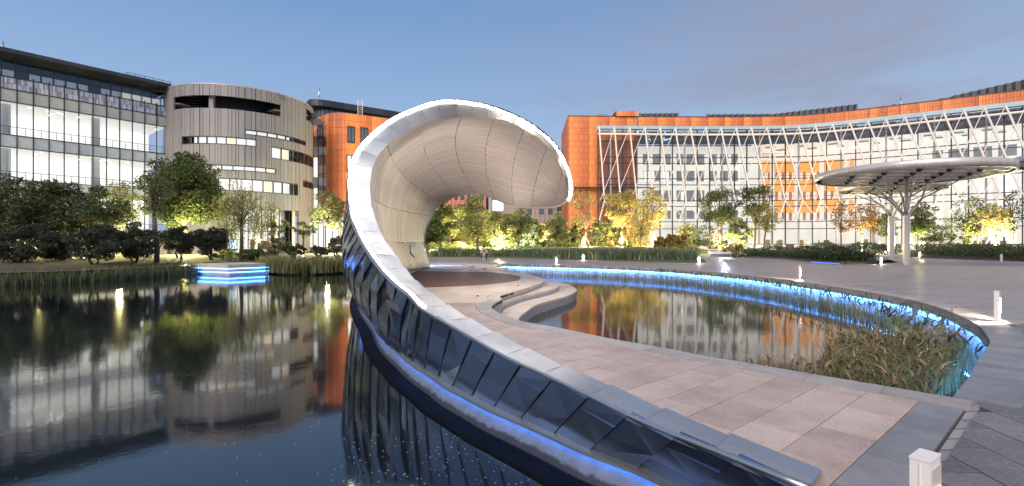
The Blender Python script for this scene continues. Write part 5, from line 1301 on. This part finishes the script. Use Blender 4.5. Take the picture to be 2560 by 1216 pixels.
def T(px, pyb, d, pyt, wpx, label, **k):
    """tree from picture measures: base px,pyb at depth d, top row pyt, crown width in px"""
    b = P(px, pyb, d); h = zat(pyt, d)-b.z; rx = wpx/F*d/2; cr = k.pop('cr', .5); rz_ = h*cr; off = k.pop('off', 0)/F*d
    return tree(b.x, b.y, b.z, h, (rx, rx*.85, rz_), label, lean=off, **k)
def shrub(px, pyb, d, pyt, wpx, label, leaf=L_deep, seed=1, per=150, size=.13, clumps=22, group=None, name='round_shrub', bark=M_barkd, cat='shrub'):
    b = P(px, pyb, d); h = zat(pyt, d)-b.z; rx = wpx/F*d/2
    return tree(b.x, b.y, b.z, h, (rx, rx*.8, h*.52), label, cat, leaf, bark, seed, per, size, clumps, .05, 0, .12, group, name, crown_z=h*.52, stems=3, sq=0)
GL = 'trees on the left bank'; GC = 'trees behind the vault'; GR = 'trees in front of the curtain wall'
# left bank
T(390, 656, 30, 382, 95, 'slender tree with bare leaning trunk and loose crown beside the blue lit deck', leaf=L_dark, bark=M_bark, seed=11, per=60, clumps=26, cr=.34, fork=.42, trunk_r=.14, group=GL, off=-12, size=.15)
T(392, 656, 30.3, 560, 60, 'twiggy young tree leaning right just behind the slender tree', leaf=L_dark, seed=12, per=20, clumps=7, cr=.3, group=GL, trunk_r=.04, off=18)
T(462, 625, 38, 386, 178, 'tallest dense camphor tree left of the round tower', leaf=L_green, seed=13, per=330, clumps=60, cr=.42, trunk_r=.22, fork=.25, group=GL, size=.21)
T(168, 642, 31, 452, 250, 'broad dark tree with two trunks and amber light below', leaf=L_dark, bark=M_barkd, seed=14, per=260, clumps=64, cr=.40, stems=2, trunk_r=.16, fork=.22, group=GL, size=.18)
T(18, 655, 30, 440, 190, 'dark tree cut by the left edge of the picture', leaf=L_dark, bark=M_barkd, seed=15, per=220, clumps=44, cr=.44, stems=2, trunk_r=.15, fork=.2, group=GL, size=.18)
T(300, 632, 39, 452, 110, 'airy yellow green tree glowing between the two dark trees', leaf=L_olive, seed=16, per=60, clumps=34, cr=.42, trunk_r=.09, group=GL, size=.19)
T(95, 632, 39, 470, 110, 'thin yellow green tree behind the left dark trees', leaf=L_olive, seed=17, per=60, clumps=26, cr=.42, trunk_r=.08, group=GL, size=.19)
T(604, 655, 34.5, 440, 125, 'weeping willow with blue lit trunk standing behind the viewing deck', leaf=L_olive, seed=18, per=34, clumps=26, cr=.40, trunk_r=.13, fork=.40, group=GL, drop=300, size=.14, name='willow_tree')
T(680, 617, 38, 490, 70, 'pale staked tree beside the tower entrance', leaf=L_olive, seed=19, per=20, clumps=18, cr=.42, trunk_r=.10, fork=.4, group=GL, size=.16)
T(697, 622, 37, 548, 62, 'small round headed tree in front of the tower shopfront, left of pair', leaf=L_olive, seed=20, per=60, clumps=15, cr=.3, trunk_r=.06, group=GL, size=.15)
T(759, 622, 37, 556, 60, 'small spreading tree in front of the tower shopfront, right of pair', leaf=L_olive, seed=21, per=50, clumps=15, cr=.28, trunk_r=.07, group=GL, size=.15)
T(820, 612, 44, 470, 82, 'light green lit tree between the round tower and the vault', leaf=L_olive, seed=22, per=80, clumps=34, cr=.40, trunk_r=.11, fork=.3, group=GL, size=.2)
T(852, 612, 46, 500, 50, 'pale green tree hugging the left side of the vault', leaf=L_olive, seed=23, per=70, clumps=20, cr=.42, trunk_r=.08, group=GL, size=.2)
GS = 'dark round shrubs on the left bank'
for i, (px, pb, pt, w, d, lab) in enumerate(((55, 662, 556, 150, 27, 'dark round shrub nearest the left edge of the picture'), (240, 662, 562, 112, 27, 'dark shrub with visible stems right of the amber light'), (335, 650, 558, 110, 29, 'dark shrub behind the slender leaning trunk'), (450, 640, 566, 86, 33, 'neat dark round shrub, left one of the pair under the camphor tree'), (528, 638, 570, 84, 33, 'neat dark round shrub, right one of the pair under the camphor tree'), (142, 655, 585, 70, 29, 'low dark shrub between the two trunked tree and the left edge'))):
    shrub(px, pb, d, pt, w, lab, seed=40+i, per=300, clumps=30, group=GS, size=.12)
GB = 'low bushes on the left bank'
for i, (px, pb, pt, w, d, lab, lf) in enumerate(((690, 640, 596, 80, 37, 'grey green bush in front of the tower shopfront', L_iris), (655, 650, 615, 90, 35, 'low spreading bush right of the willow trunk', L_iris), (735, 640, 612, 60, 34, 'low bush beside the glowing bollard on the left bank', L_green), (845, 636, 588, 78, 38, 'dark bush against the metal scales of the vault', L_dark), (800, 640, 615, 60, 37, 'low hedge bush behind the small bollard', L_dark), (560, 650, 622, 60, 36, 'small low bush left of the willow trunk', L_iris), (620, 648, 625, 60, 36, 'small low bush right behind the viewing deck', L_green))):
    shrub(px, pb, d, pt, w, lab, leaf=lf, seed=60+i, per=130, clumps=20, group=GB, name='low_bush', size=.13)
# centre through the vault
for i, (px, pb, d, pt, w, lf, off, lab) in enumerate(((1068, 655, 50, 515, 62, L_green, 10, 'leaning staked tree at the left foot of the vault opening'), (1101, 655, 50, 492, 70, L_green, 0, 'straight dark trunked tree, second from the left under the vault'), (1195, 652, 49, 480, 90, L_olive, 0, 'tallest green tree under the crown of the vault opening'), (1250, 648, 52, 525, 76, L_olive, 0, 'vase shaped willow like tree right of the tallest tree under the vault'), (1296, 640, 54, 517, 82, L_olive, 0, 'wide fan shaped tree with light trunk under the vault'), (1334, 636, 58, 548, 50, L_olive, 0, 'narrow bushy tree right of the fan shaped tree'), (1392, 640, 54, 532, 58, L_olive, 0, 'small tree with thin spreading limbs near the grey office block'), (1365, 630, 66, 552, 46, L_yellow, 0, 'glowing pale yellow tree farther back under the vault tip'), (1130, 640, 64, 505, 80, L_olive, 0, 'lit tree farther back between the two left trunks'), (1165, 636, 72, 520, 70, L_yellow, 0, 'amber lit tree far behind the tallest tree, to its left'), (1222, 636, 72, 525, 74, L_yellow, 0, 'amber lit tree far behind the tallest tree, to its right'), (1085, 636, 70, 520, 70, L_olive, 0, 'far lit tree hidden partly by the vault foot'), (1275, 634, 78, 540, 70, L_olive, 0, 'far olive tree between the vase and fan shaped trees'), (1410, 632, 62, 560, 40, L_olive, 0, 'small olive tree at the corner of the orange facade'))):
    T(px, pb, d, pt, w, lab, leaf=lf, seed=80+i, per=110 if d < 56 else 150, clumps=34, cr=.42, trunk_r=.15 if d < 56 else .12, fork=.33, group=GC, off=off, size=.24 if d < 56 else .3, stakes=d < 56)
for i, (px, w, pt, lf, lab) in enumerate(((1130, 90, 596, L_dark, 'dark low bush under the left trees behind the vault'), (1215, 70, 598, L_yellow, 'amber lit bush behind the photographer'), (1175, 60, 600, L_olive, 'olive bush next to the bright ground light'), (1345, 90, 602, L_green, 'clipped low hedge bush left of the orange facade'), (1405, 60, 604, L_green, 'clipped low hedge bush at the foot of the grey office block'))):
    shrub(px, 622, 62, pt, w, lab, leaf=lf, seed=100+i, per=160, clumps=18, group='bushes behind the vault', name='low_bush', size=.22)
# right
RT = [(1460, 622, 60, 462, 78, L_olive, .10, 'thin branching tree before the orange end facade', 20, .40, 44), (1441, 617, 62, 556, 46, L_dark, .08, 'small dark leaning tree at the left foot of the orange facade', 0, .5, 150),
 (1492, 617, 62, 552, 42, L_dark, .06, 'little dark vase shaped tree before the orange facade', 0, .45, 90), (1516, 617, 63, 545, 40, L_olive, .05, 'little olive tree left of the golden trees', 0, .45, 40), (1542, 619, 63, 560, 36, L_green, .05, 'slim green sapling at the foot of the golden tree', 0, .45, 50),
 (1555, 620, 60, 459, 88, L_yellow, .13, 'tall dense golden tree, left one of the golden pair', 0, .40, 210), (1600, 634, 55, 505, 72, L_yellow, .14, 'golden weeping willow glowing in amber light', 8, .42, 70), (1632, 620, 60, 462, 88, L_yellow, .13, 'taller open golden tree, right one of the golden pair', 0, .42, 90),
 (1799, 620, 60, 471, 92, L_green, .20, 'green topped tree with amber lit lower limbs, left of its look alike', 0, .34, 190), (1847, 628, 52, 545, 62, L_olive, .14, 'short tree with bright yellow lit trunk beside the bench', 0, .44, 120), (1886, 620, 60, 450, 84, L_green, .13, 'tall green tree right of the yellow lit trunk, beside the orange balconies', 8, .30, 120),
 (1908, 622, 58, 500, 76, L_olive, .13, 'leaning multi limb olive tree before the orange balconies', 18, .36, 70), (1722, 618, 60, 556, 52, L_olive, .06, 'small airy tree left of the green topped tree', 0, .42, 50), (1768, 620, 60, 548, 60, L_dark, .06, 'bare twiggy shrub tree left of the green topped tree', 0, .5, 24),
 (2103, 625, 60, 500, 62, L_autumn, .09, 'nearly bare autumn tree left of the canopy columns', 0, .36, 34), (2155, 618, 62, 500, 66, L_autumn, .12, 'thin amber tree behind the small canopy', 0, .40, 50), (2183, 618, 64, 505, 56, L_autumn, .12, 'amber tree with straight trunk under the small canopy', 0, .40, 46), (2216, 618, 62, 520, 50, L_green, .12, 'green tree hidden by the rear canopy column', 0, .42, 60),
 (2290, 616, 66, 515, 62, L_green, .14, 'low forking green tree just right of the front canopy column', 0, .38, 110), (2312, 618, 64, 505, 66, L_green, .12, 'taller green tree right of the front canopy column', 0, .40, 100), (2352, 616, 60, 540, 60, L_dark, .06, 'sparse dark shrub tree under the large canopy', 0, .5, 34),
 (2410, 620, 60, 470, 70, L_dark, .12, 'tall sparse dark leaved tree left of the glowing yellow tree', 0, .44, 36), (2445, 620, 58, 490, 62, L_olive, .12, 'olive tree against the glowing yellow tree', 0, .44, 90), (2484, 622, 56, 505, 76, L_yellow, .16, 'glowing yellow tree at the right under the large canopy', 0, .42, 120), (2530, 622, 56, 470, 60, L_dark, .13, 'sparse dark tree at the right edge of the picture', 0, .44, 34)]
for i, (px, pb, d, pt, w, lf, tr, lab, off, cr, per) in enumerate(RT):
    T(px, pb, d, pt, w, lab, leaf=lf, seed=120+i, per=int(per*.62), clumps=30, cr=cr, trunk_r=tr, fork=.3, group=GR, off=off, size=.26, drop=170 if 'willow' in lab else 0, stakes=i in (0, 5, 7, 8, 9, 23), name='willow_tree' if 'willow' in lab else 'broadleaf_tree')
for i, (px, w, pt, pb, d, lf, lab) in enumerate(((1682, 74, 584, 624, 52, L_autumn, 'rusty lit bush right of the golden trees'), (1715, 60, 596, 622, 54, L_olive, 'olive bush right of the rusty bush'), (1652, 40, 598, 622, 55, L_dark, 'dark low bush under the open golden tree'), (1745, 50, 602, 620, 56, L_dark, 'dark bush beside the pale ground light'), (1835, 50, 612, 636, 46, L_yellow, 'yellow lit bush behind the right end of the bench'), (1530, 44, 604, 620, 58, L_yellow, 'yellow lit bush before the orange facade'), (1570, 40, 606, 622, 58, L_dark, 'dark bush at the foot of the dense golden tree'), (2365, 120, 578, 624, 58, L_dark, 'wide dark bush under the large canopy'))):
    shrub(px, pb, d, pt, w, lab, leaf=lf, seed=160+i, per=150, clumps=18, group='bushes on the lawn', name='low_bush', size=.2)
# hedges and ground planting (nobody could count them)
def blades(name, P0, h, w, m, label, cat, seed, bend=.35, seg=3, kind='stuff', tl=0):
    rs = np.random.default_rng(seed); n = len(P0); P0 = np.asarray(P0, float); hh = h*rs.uniform(.55, 1.2, n); a = rs.uniform(0, 2*np.pi, n); bd = bend*rs.uniform(.1, 1.3, n)*hh
    fa = rs.uniform(0, np.pi, n); wx, wy = np.cos(fa)*w/2, np.sin(fa)*w/2; V = []
    for k in range(seg+1):
        t = k/seg; cx = P0[:, 0]+np.cos(a)*bd*t*t; cy = P0[:, 1]+np.sin(a)*bd*t*t; cz = P0[:, 2]+hh*(t-.25*bend*t*t); ww = (1-t)**.7 if k else .7
        V.append(np.stack([cx-wx*ww, cy-wy*ww, cz], 1)); V.append(np.stack([cx+wx*ww, cy+wy*ww, cz], 1))
    V = np.stack(V, 1).reshape(-1, 3); b = np.arange(n)[:, None]*(2*(seg+1)); F_ = np.concatenate([b+np.array([2*k, 2*k+1, 2*k+3, 2*k+2]) for k in range(seg)], 0)
    o = link(name, npmesh(name, V, F_, m, np.tile(rs.uniform(0, 1, n), seg))); tag(o, label, cat, kind=kind); return o
def along(line, n, w0, w1, z, rs, nsm=5, zslope=0):
    pts = np.array([[p.x, p.y] for p in smoothpoly([Vector((*p, 0)) for p in line], nsm)]); seg = np.linalg.norm(np.diff(pts, axis=0), axis=1); cum = np.concatenate([[0], np.cumsum(seg)])
    s = rs.uniform(0, cum[-1], n); i = np.clip(np.searchsorted(cum, s)-1, 0, len(seg)-1); t = ((s-cum[i])/seg[i])[:, None]; p = pts[i]*(1-t)+pts[i+1]*t; d = (pts[i+1]-pts[i])/seg[i][:, None]
    nn = np.stack([-d[:, 1], d[:, 0]], 1); o_ = rs.uniform(w0, w1, n)[:, None]; q = p+nn*o_; return np.concatenate([q, np.full((n, 1), z)], 1)
rs = np.random.default_rng(5)
LE = left_edge[:9]
lb = along(LE, 5200, -.2, .75, -.62, rs); blades('reed_bed', lb, .75, .035, L_iris, 'band of iris and reeds along the far left shore', 'reeds', 31)
lb = along(LE[3:], 1600, -.1, .6, -.62, rs); blades('reed_bed', lb, .95, .04, L_reed, 'taller yellow green reeds along the left shore', 'reeds', 32, bend=.5)
lb = along(LE[:4], 1800, -.1, 1.2, -.5, rs); blades('reed_bed', lb, 1.15, .05, L_reed, 'reeds on the shore between the deck and the vault', 'reeds', 33, bend=.3)
CE = [(-8.4, 48.3), (-1.1, 46.2), (4.7, 40.8), (8.9, 37.2), (12.9, 34.6)]
p_ = along(CE, 9000, .1, 3.4, .02, rs); blades('reed_bed', p_, 1.0, .055, L_iris, 'grey green reed bed behind the far walkway', 'reeds', 34, bend=.4)
p_ = along(CE, 1500, .1, 2.6, .02, rs); blades('reed_bed', p_, 1.15, .12, mat('broad_leaves', (.11, .14, .085), .5, tint=.4), 'broad leaved water plants behind the far walkway', 'water plants', 35, bend=.9)
p_ = along([(-8, 52), (0, 50.5), (6, 46), (12, 42), (18, 50)], 7000, 0, 4, .25, rs); blades('ornamental_grass', p_, .8, .06, L_reed, 'yellow green ornamental grass on the lawn edge', 'grass', 36)
def hedge(line, n, w0, w1, h, lf, label, seed, z=0, size=.16):
    r2 = np.random.default_rng(seed); q = along(line, n, w0, w1, z, r2); q[:, 2] += h*r2.uniform(.02, 1, n)**.6*(1+.15*np.sin(q[:, 0]*1.7)); v, f = quads_at(q, size, r2, 0, .5)
    o = link('hedge', npmesh('hedge', v, f, lf, r2.uniform(0, 1, n))); tag(o, label, 'hedge', kind='stuff')
hedge([(22, 48.6), (24, 43), (23.3, 38), (22.4, 34), (24.5, 32.8)], 16000, .0, 3.6, .7, L_dark, 'dark planting bed curving right of the bench', 51)
hedge([(22, 50), (28, 50), (36, 52)], 7000, -1.4, 0, 1.0, L_dark, 'low dark hedge behind the planting bed', 52)
hedge([(39.4, 35.0), (38.5, 38), (38.8, 42.2), (41, 49.4)], 16000, -5, 0, 1.15, L_dark, 'tall dark hedge at the right edge of the plaza', 53)
hedge([(33.5, 54), (41, 51.5)], 6000, -2, 0, 1.3, L_iris, 'grassy hedge behind the canopy columns', 54)
hedge([(-14, 62), (2, 60), (12, 64)], 9000, -.6, .6, .8, L_green, 'clipped low hedge at the back of the lawn', 55, z=.7, size=.2)
hedge([(4, 63), (16, 64), (26, 58)], 9000, -.6, .6, .9, L_dark, 'clipped dark hedge before the orange facade', 56, z=.8, size=.2)
# pond reeds on the right
PE = [(p.x, p.y) for p in pe]
far_in = [q for q in offs(PE, .25)]
p_ = along(far_in[8:96], 3000, -.1, .9, -.72, rs, 1); blades('reed_bed', p_, .62, .022, L_reed, 'thin reeds standing before the blue lit pond wall', 'reeds', 37, bend=.25)
p_ = along(far_in[14:88], 750, .0, 1.0, -.15, rs, 1); blades('reed_leaves', p_, .30, .05, L_dark, 'dark reed leaves hanging over the blue lit wall', 'reeds', 38, bend=1.6)
near_c = []
r3 = np.random.default_rng(77)
while len(near_c) < 1050:
    x, y = r3.uniform(2.3, 7.3), r3.uniform(4.3, 8.3)
    lowy = 4.25+(4.08-x)*.78 if x < 4.08 else 4.4+(x-4.08)*.92
    hi = lowy+.7+max(0, (x-2.3))*.62
    if y > lowy+.38 and y < hi and inside((x, y), pond) and r3.random() < .45+.55*(x > 3): near_c.append((x, y, -.66))
near_c = np.array(near_c); n = len(near_c)
blades('reed_bed', near_c[:700], .74, .016, L_reedb, 'dense dry brown reeds in the near corner of the right pond', 'reeds', 39, bend=.35, seg=4)
blades('reed_bed', near_c[400:1050], .64, .020, L_reed, 'olive reeds in the near corner of the right pond', 'reeds', 40, bend=.5, seg=4)
lv = near_c.copy(); lv[:, 2] += r3.uniform(.25, .62, n); blades('reed_leaves', lv, .20, .030, L_reedb, 'brown and green leaves on the near reeds', 'reeds', 41, bend=2.2, seg=3)
lv = near_c[r3.integers(0, n, 900)].copy(); lv[:, 2] += r3.uniform(.2, .6, 900); blades('reed_leaves', lv, .18, .034, L_green, 'green leaves among the near reeds', 'reeds', 42, bend=2.4, seg=3)
# tall flowering stalks
mb = MB()
for k in range(46):
    c = near_c[int(r3.integers(0, n))]; h = r3.uniform(.7, 1.15); dx, dy = r3.normal(0, .08), r3.normal(0, .08); x0 = c[0]-(r3.uniform(0, 1.2) if k % 2 else 0); y0 = c[1]+(.4 if k % 2 else 0)
    if not inside((x0, y0), pond): continue
    mb.tube([(x0, y0, -.7), (x0+dx*.4, y0+dy*.4, -.7+h*.6), (x0+dx, y0+dy, -.7+h)], [.003, .0025, .0015], 4)
    for q in range(5): a = r3.uniform(0, 6.28); e = Vector((x0+dx+math.cos(a)*.035, y0+dy+math.sin(a)*.035, -.7+h-.05*q*r3.random())); mb.tube([(x0+dx, y0+dy, e.z-.03), e], [.001, .001], 3); mb.box(e, (.012, .012, .016))
tag(mb.build('seed_stalks', mat('stalk', (.16, .11, .06), .7, var=.3)), 'thin tall stalks with seed heads rising from the near reeds', 'stalks', kind='stuff')
# fallen specks on the water
sp_ = []
for k in range(900):
    cx, cy = ((r3.uniform(-1.6, .6), r3.uniform(3.6, 5.2)) if k % 3 == 0 else (r3.uniform(-9, -1.5), r3.uniform(4, 13))); 
    if k % 3: cx += .5*math.sin(k); 
    if k % 3 == 1: cy = 6.0+.35*cx+abs(r3.normal(0, .25))+3; 
    sp_.append((cx, cy, WZ+.004))
v, f = quads_at(np.array(sp_), .012, r3, .97, .8); v[:, 2] = WZ+.003+np.abs(v[:, 2]-WZ-.004)*.1
o = link('floating_debris', npmesh('floating_debris', v, f, mat('pale_petals', (.6, .62, .6), .7))); tag(o, 'pale specks floating on the dark left pond', 'debris', kind='stuff')
# ------------------------------------------------------------------ ground uplights
def uplight(p, label, energy, col, tilt=(0, 0, 0), r=.12, glow=18):
    t = empty('ground_uplight', p); tag(t, label, 'uplight', 'ground lights under the trees')
    mb = MB(); mb.lathe([(.001, 0), (.10, 0), (.11, .16), (.09, .18)], 14); mb.build('housing', M_dark, t)
    mb = MB(); mb.lathe([(.001, .20), (.085, .175)], 14); mb.build('lens', emis('lens_%d' % (int(col[2]*100)), col, glow), t)
    l = bpy.data.lights.new('uplight_light', 'POINT'); l.energy = energy; l.color = col; l.shadow_soft_size = .15; o = bpy.data.objects.new('uplight_light', l); C.objects.link(o); o.parent = t; o.location = (0, -.05, .45)
AM, YE, CW = (1, .74, .34), (1, .88, .36), (.75, .88, 1)
for px, py, d, e, c, lab in ((172, 640, 31.5, 260, AM, 'amber ground light between the trunks of the broad dark tree'), (462, 624, 37.0, 900, YE, 'yellow ground light under the tall camphor tree'), (300, 625, 38, 600, YE, 'yellow ground light under the airy tree of the left bank'), (100, 632, 38, 500, YE, 'yellow ground light behind the left dark trees'),
   (820, 612, 43, 900, (1, .9, .6), 'warm ground light under the light green tree by the tower'), (1158, 622, 60, 1400, AM, 'bright amber ground light behind the photographer'), (1250, 628, 51, 900, (1, .85, .5), 'warm ground light below the vase shaped tree'), (1298, 622, 56, 700, CW, 'cool white ground light at the fan shaped tree'), (1366, 618, 64, 1500, (1, .85, .5), 'warm ground light below the far pale yellow tree'), (1098, 628, 58, 1500, (1, .8, .35), 'warm ground light near the left foot of the opening'), (1195, 628, 54, 1100, (1, .8, .35), 'warm ground light below the tallest tree under the vault'),
   (1555, 622, 59, 1900, AM, 'amber ground light under the dense golden tree'), (1586, 632, 53.5, 1700, (1, .72, .25), 'amber ground light before the golden willow'), (1632, 620, 59, 1600, AM, 'amber ground light under the open golden tree'), (1797, 620, 59, 1600, (1, .7, .3), 'amber ground light under the green topped tree'), (1812, 622, 50, 350, CW, 'cool white ground light behind the bench'), (1846, 632, 50.5, 700, YE, 'yellow ground light at the yellow lit trunk'),
   (1465, 620, 59, 700, (1, .8, .5), 'warm ground light under the thin tree by the orange facade'), (2155, 618, 61, 1100, AM, 'amber ground light under the thin amber tree'), (2300, 616, 64, 700, YE, 'yellow ground light behind the canopy column'), (2484, 622, 55, 2400, YE, 'yellow ground light under the glowing tree at the right'), (2520, 620, 54, 500, (.4, .6, 1), 'blue ground light near the right edge')):
    uplight(P(px, py, d), lab, e*(2.3 if px > 1000 else 2.4), c)
# ------------------------------------------------------------------ the photographer
def person(x, y, z):
    t = empty('person', (x, y, z)); tag(t, 'person crouching with a camera on a small tripod, beige jacket, jeans and dark cap', 'person')
    J = {'pel': (0, .10, .34), 'wst': (0, .06, .52), 'chs': (0, -.06, .76), 'nck': (0, -.10, .90), 'hd1': (0, -.13, .98), 'hd2': (0, -.14, 1.10),
         'lhp': (-.10, .08, .34), 'lkn': (-.22, -.28, .44), 'lan': (-.15, -.10, .09), 'lto': (-.17, -.28, .035), 'rhp': (.10, .08, .34), 'rkn': (.20, -.26, .34), 'ran': (.12, -.04, .09), 'rto': (.14, -.22, .035),
         'lsh': (-.17, -.05, .83), 'lel': (-.27, -.24, .62), 'lwr': (-.08, -.42, .72), 'lhd': (-.03, -.44, .76), 'rsh': (.17, -.05, .83), 'rel': (.28, -.22, .62), 'rwr': (.09, -.42, .70), 'rhd': (.04, -.44, .74)}
    Rd = dict(pel=.13, wst=.14, chs=.16, nck=.06, hd1=.075, hd2=.085, lhp=.10, lkn=.075, lan=.05, lto=.04, rhp=.10, rkn=.075, ran=.05, rto=.04, lsh=.08, lel=.065, lwr=.04, lhd=.035, rsh=.08, rel=.065, rwr=.04, rhd=.035)
    E = [('pel', 'wst'), ('wst', 'chs'), ('chs', 'nck'), ('nck', 'hd1'), ('hd1', 'hd2'), ('pel', 'lhp'), ('lhp', 'lkn'), ('lkn', 'lan'), ('lan', 'lto'), ('pel', 'rhp'), ('rhp', 'rkn'), ('rkn', 'ran'), ('ran', 'rto'), ('chs', 'lsh'), ('lsh', 'lel'), ('lel', 'lwr'), ('lwr', 'lhd'), ('chs', 'rsh'), ('rsh', 'rel'), ('rel', 'rwr'), ('rwr', 'rhd')]
    ks = list(J); me = bpy.data.meshes.new('body'); me.from_pydata([J[k] for k in ks], [(ks.index(a), ks.index(b)) for a, b in E], [])
    o = bpy.data.objects.new('body', me); C.objects.link(o); md = o.modifiers.new('skin', 'SKIN'); 
    for i, k in enumerate(ks): me.skin_vertices[0].data[i].radius = (Rd[k], Rd[k]); me.skin_vertices[0].data[i].use_root = (k == 'pel')
    s = o.modifiers.new('sub', 'SUBSURF'); s.levels = 2; s.render_levels = 2
    dg = bpy.context.evaluated_depsgraph_get(); m2 = bpy.data.meshes.new_from_object(o.evaluated_get(dg)); bpy.data.objects.remove(o)
    mats = [mat('jacket', (.42, .32, .25), .8, noise=(6, .2)), mat('jeans', (.04, .06, .10), .8), mat('skin', (.50, .30, .22), .5), mat('shoes', (.03, .025, .025), .6)]
    m2.materials.clear(); [m2.materials.append(m) for m in mats]
    for p in m2.polygons:
        c = p.center; p.use_smooth = True
        p.material_index = 2 if (c.z > .91 or (c.y < -.40 and c.z > .6)) else 3 if c.z < .10 else 1 if (c.z < .47) else 0
    link('body', m2, t)
    mb = MB(); mb.lathe([(.001, .12), (.07, .10), (.10, .05), (.105, 0), (.10, -.01)], 16); mb.box((0, -.12, .0), (.13, .10, .015)); mb.build('cap', mat('black_cloth', (.012, .012, .014), .8), t, True, loc=(0, -.145, 1.09))
    for s in (-1, 1):
        mb = MB(); mb.box((.035*s, -.218, 1.075), (.02, .01, .012)); mb.build('eye', M_dark, t)
        mb = MB(); mb.box((.083*s, -.13, 1.06), (.02, .04, .05)); mb.build('ear', mats[2], t)
    mb = MB(); mb.box((0, -.215, 1.02), (.13, .03, .07)); mb.build('face_mask', mat('mask', (.7, .72, .75), .8), t)
    for s, hx in ((-1, -.03), (1, .04)):
        for k in range(5): 
            mb = MB(); zz = .79-.018*k; mb.tube([(hx+.02*s, -.45, zz), (hx-.01*s, -.485, zz-.005), (hx-.03*s, -.485, zz-.01)], [.010, .009, .007], 5); mb.build('finger', mats[2], t, True)
    t2 = empty('camera_on_tripod', (x, y-.50, z)); tag(t2, 'small black camera on a thin tripod held before the crouching person', 'camera')
    mb = MB(); mb.box((0, 0, .80), (.14, .07, .10)); mb.build('camera_body', mat('black_cloth', (.012, .012, .014), .8), t2); mb = MB(); mb.tube([(0, -.03, .79), (0, -.13, .79)], .035, 12); mb.build('camera_lens', M_dark, t2)
    for a in (1.57, 3.67, 5.76): mb = MB(); mb.tube([(0, 0, .75), (.17*math.cos(a), .17*math.sin(a)*.6, 0)], .012, 5); mb.build('tripod_leg', M_white, t2)
p = G(1210, 653.5); person(p.x, p.y+.3, 0)

# glowing tube painted in for blue lit water in the planting bed, lit sign by the tower
mb = MB(); mb.tube([G(2028, 655.5, .06), G(2060, 657.5, .06), G(2100, 660, .06)], .03, 5); o = mb.build('light_strip', emis('blue_led_bed', (.04, .16, .6), 1.2), smooth=True); tag(o, 'short blue light strip low in the planting bed before the canopy columns', 'light strip')
p = P(585, 626, 36.5); t = empty('lit_sign', p); tag(t, 'pale blue lit information sign standing beside the willow on the left bank', 'sign')
mb = MB(); mb.box((0, 0, .42), (.62, .12, .85)); mb.build('sign_case', M_dark, t); mb = MB(); mb.box((0, -.065, .45), (.54, .02, .70)); mb.build('sign_panel', mat('sign_panel', (.5, .6, .7), .5, noise=(6, .5), emit=(.55, .78, 1), es=1.2), t)
p = P(561, 628, 36.5); t = empty('litter_bin', p); tag(t, 'dark teal litter bin left of the pale blue lit sign', 'bin'); mb = MB(); mb.box((0, 0, .32), (.5, .4, .64)); mb.build('bin_body', mat('bin_teal', (.04, .10, .11), .5), t); mb = MB(); mb.box((0, 0, .67), (.54, .44, .05)); mb.build('bin_lid', M_dark, t)
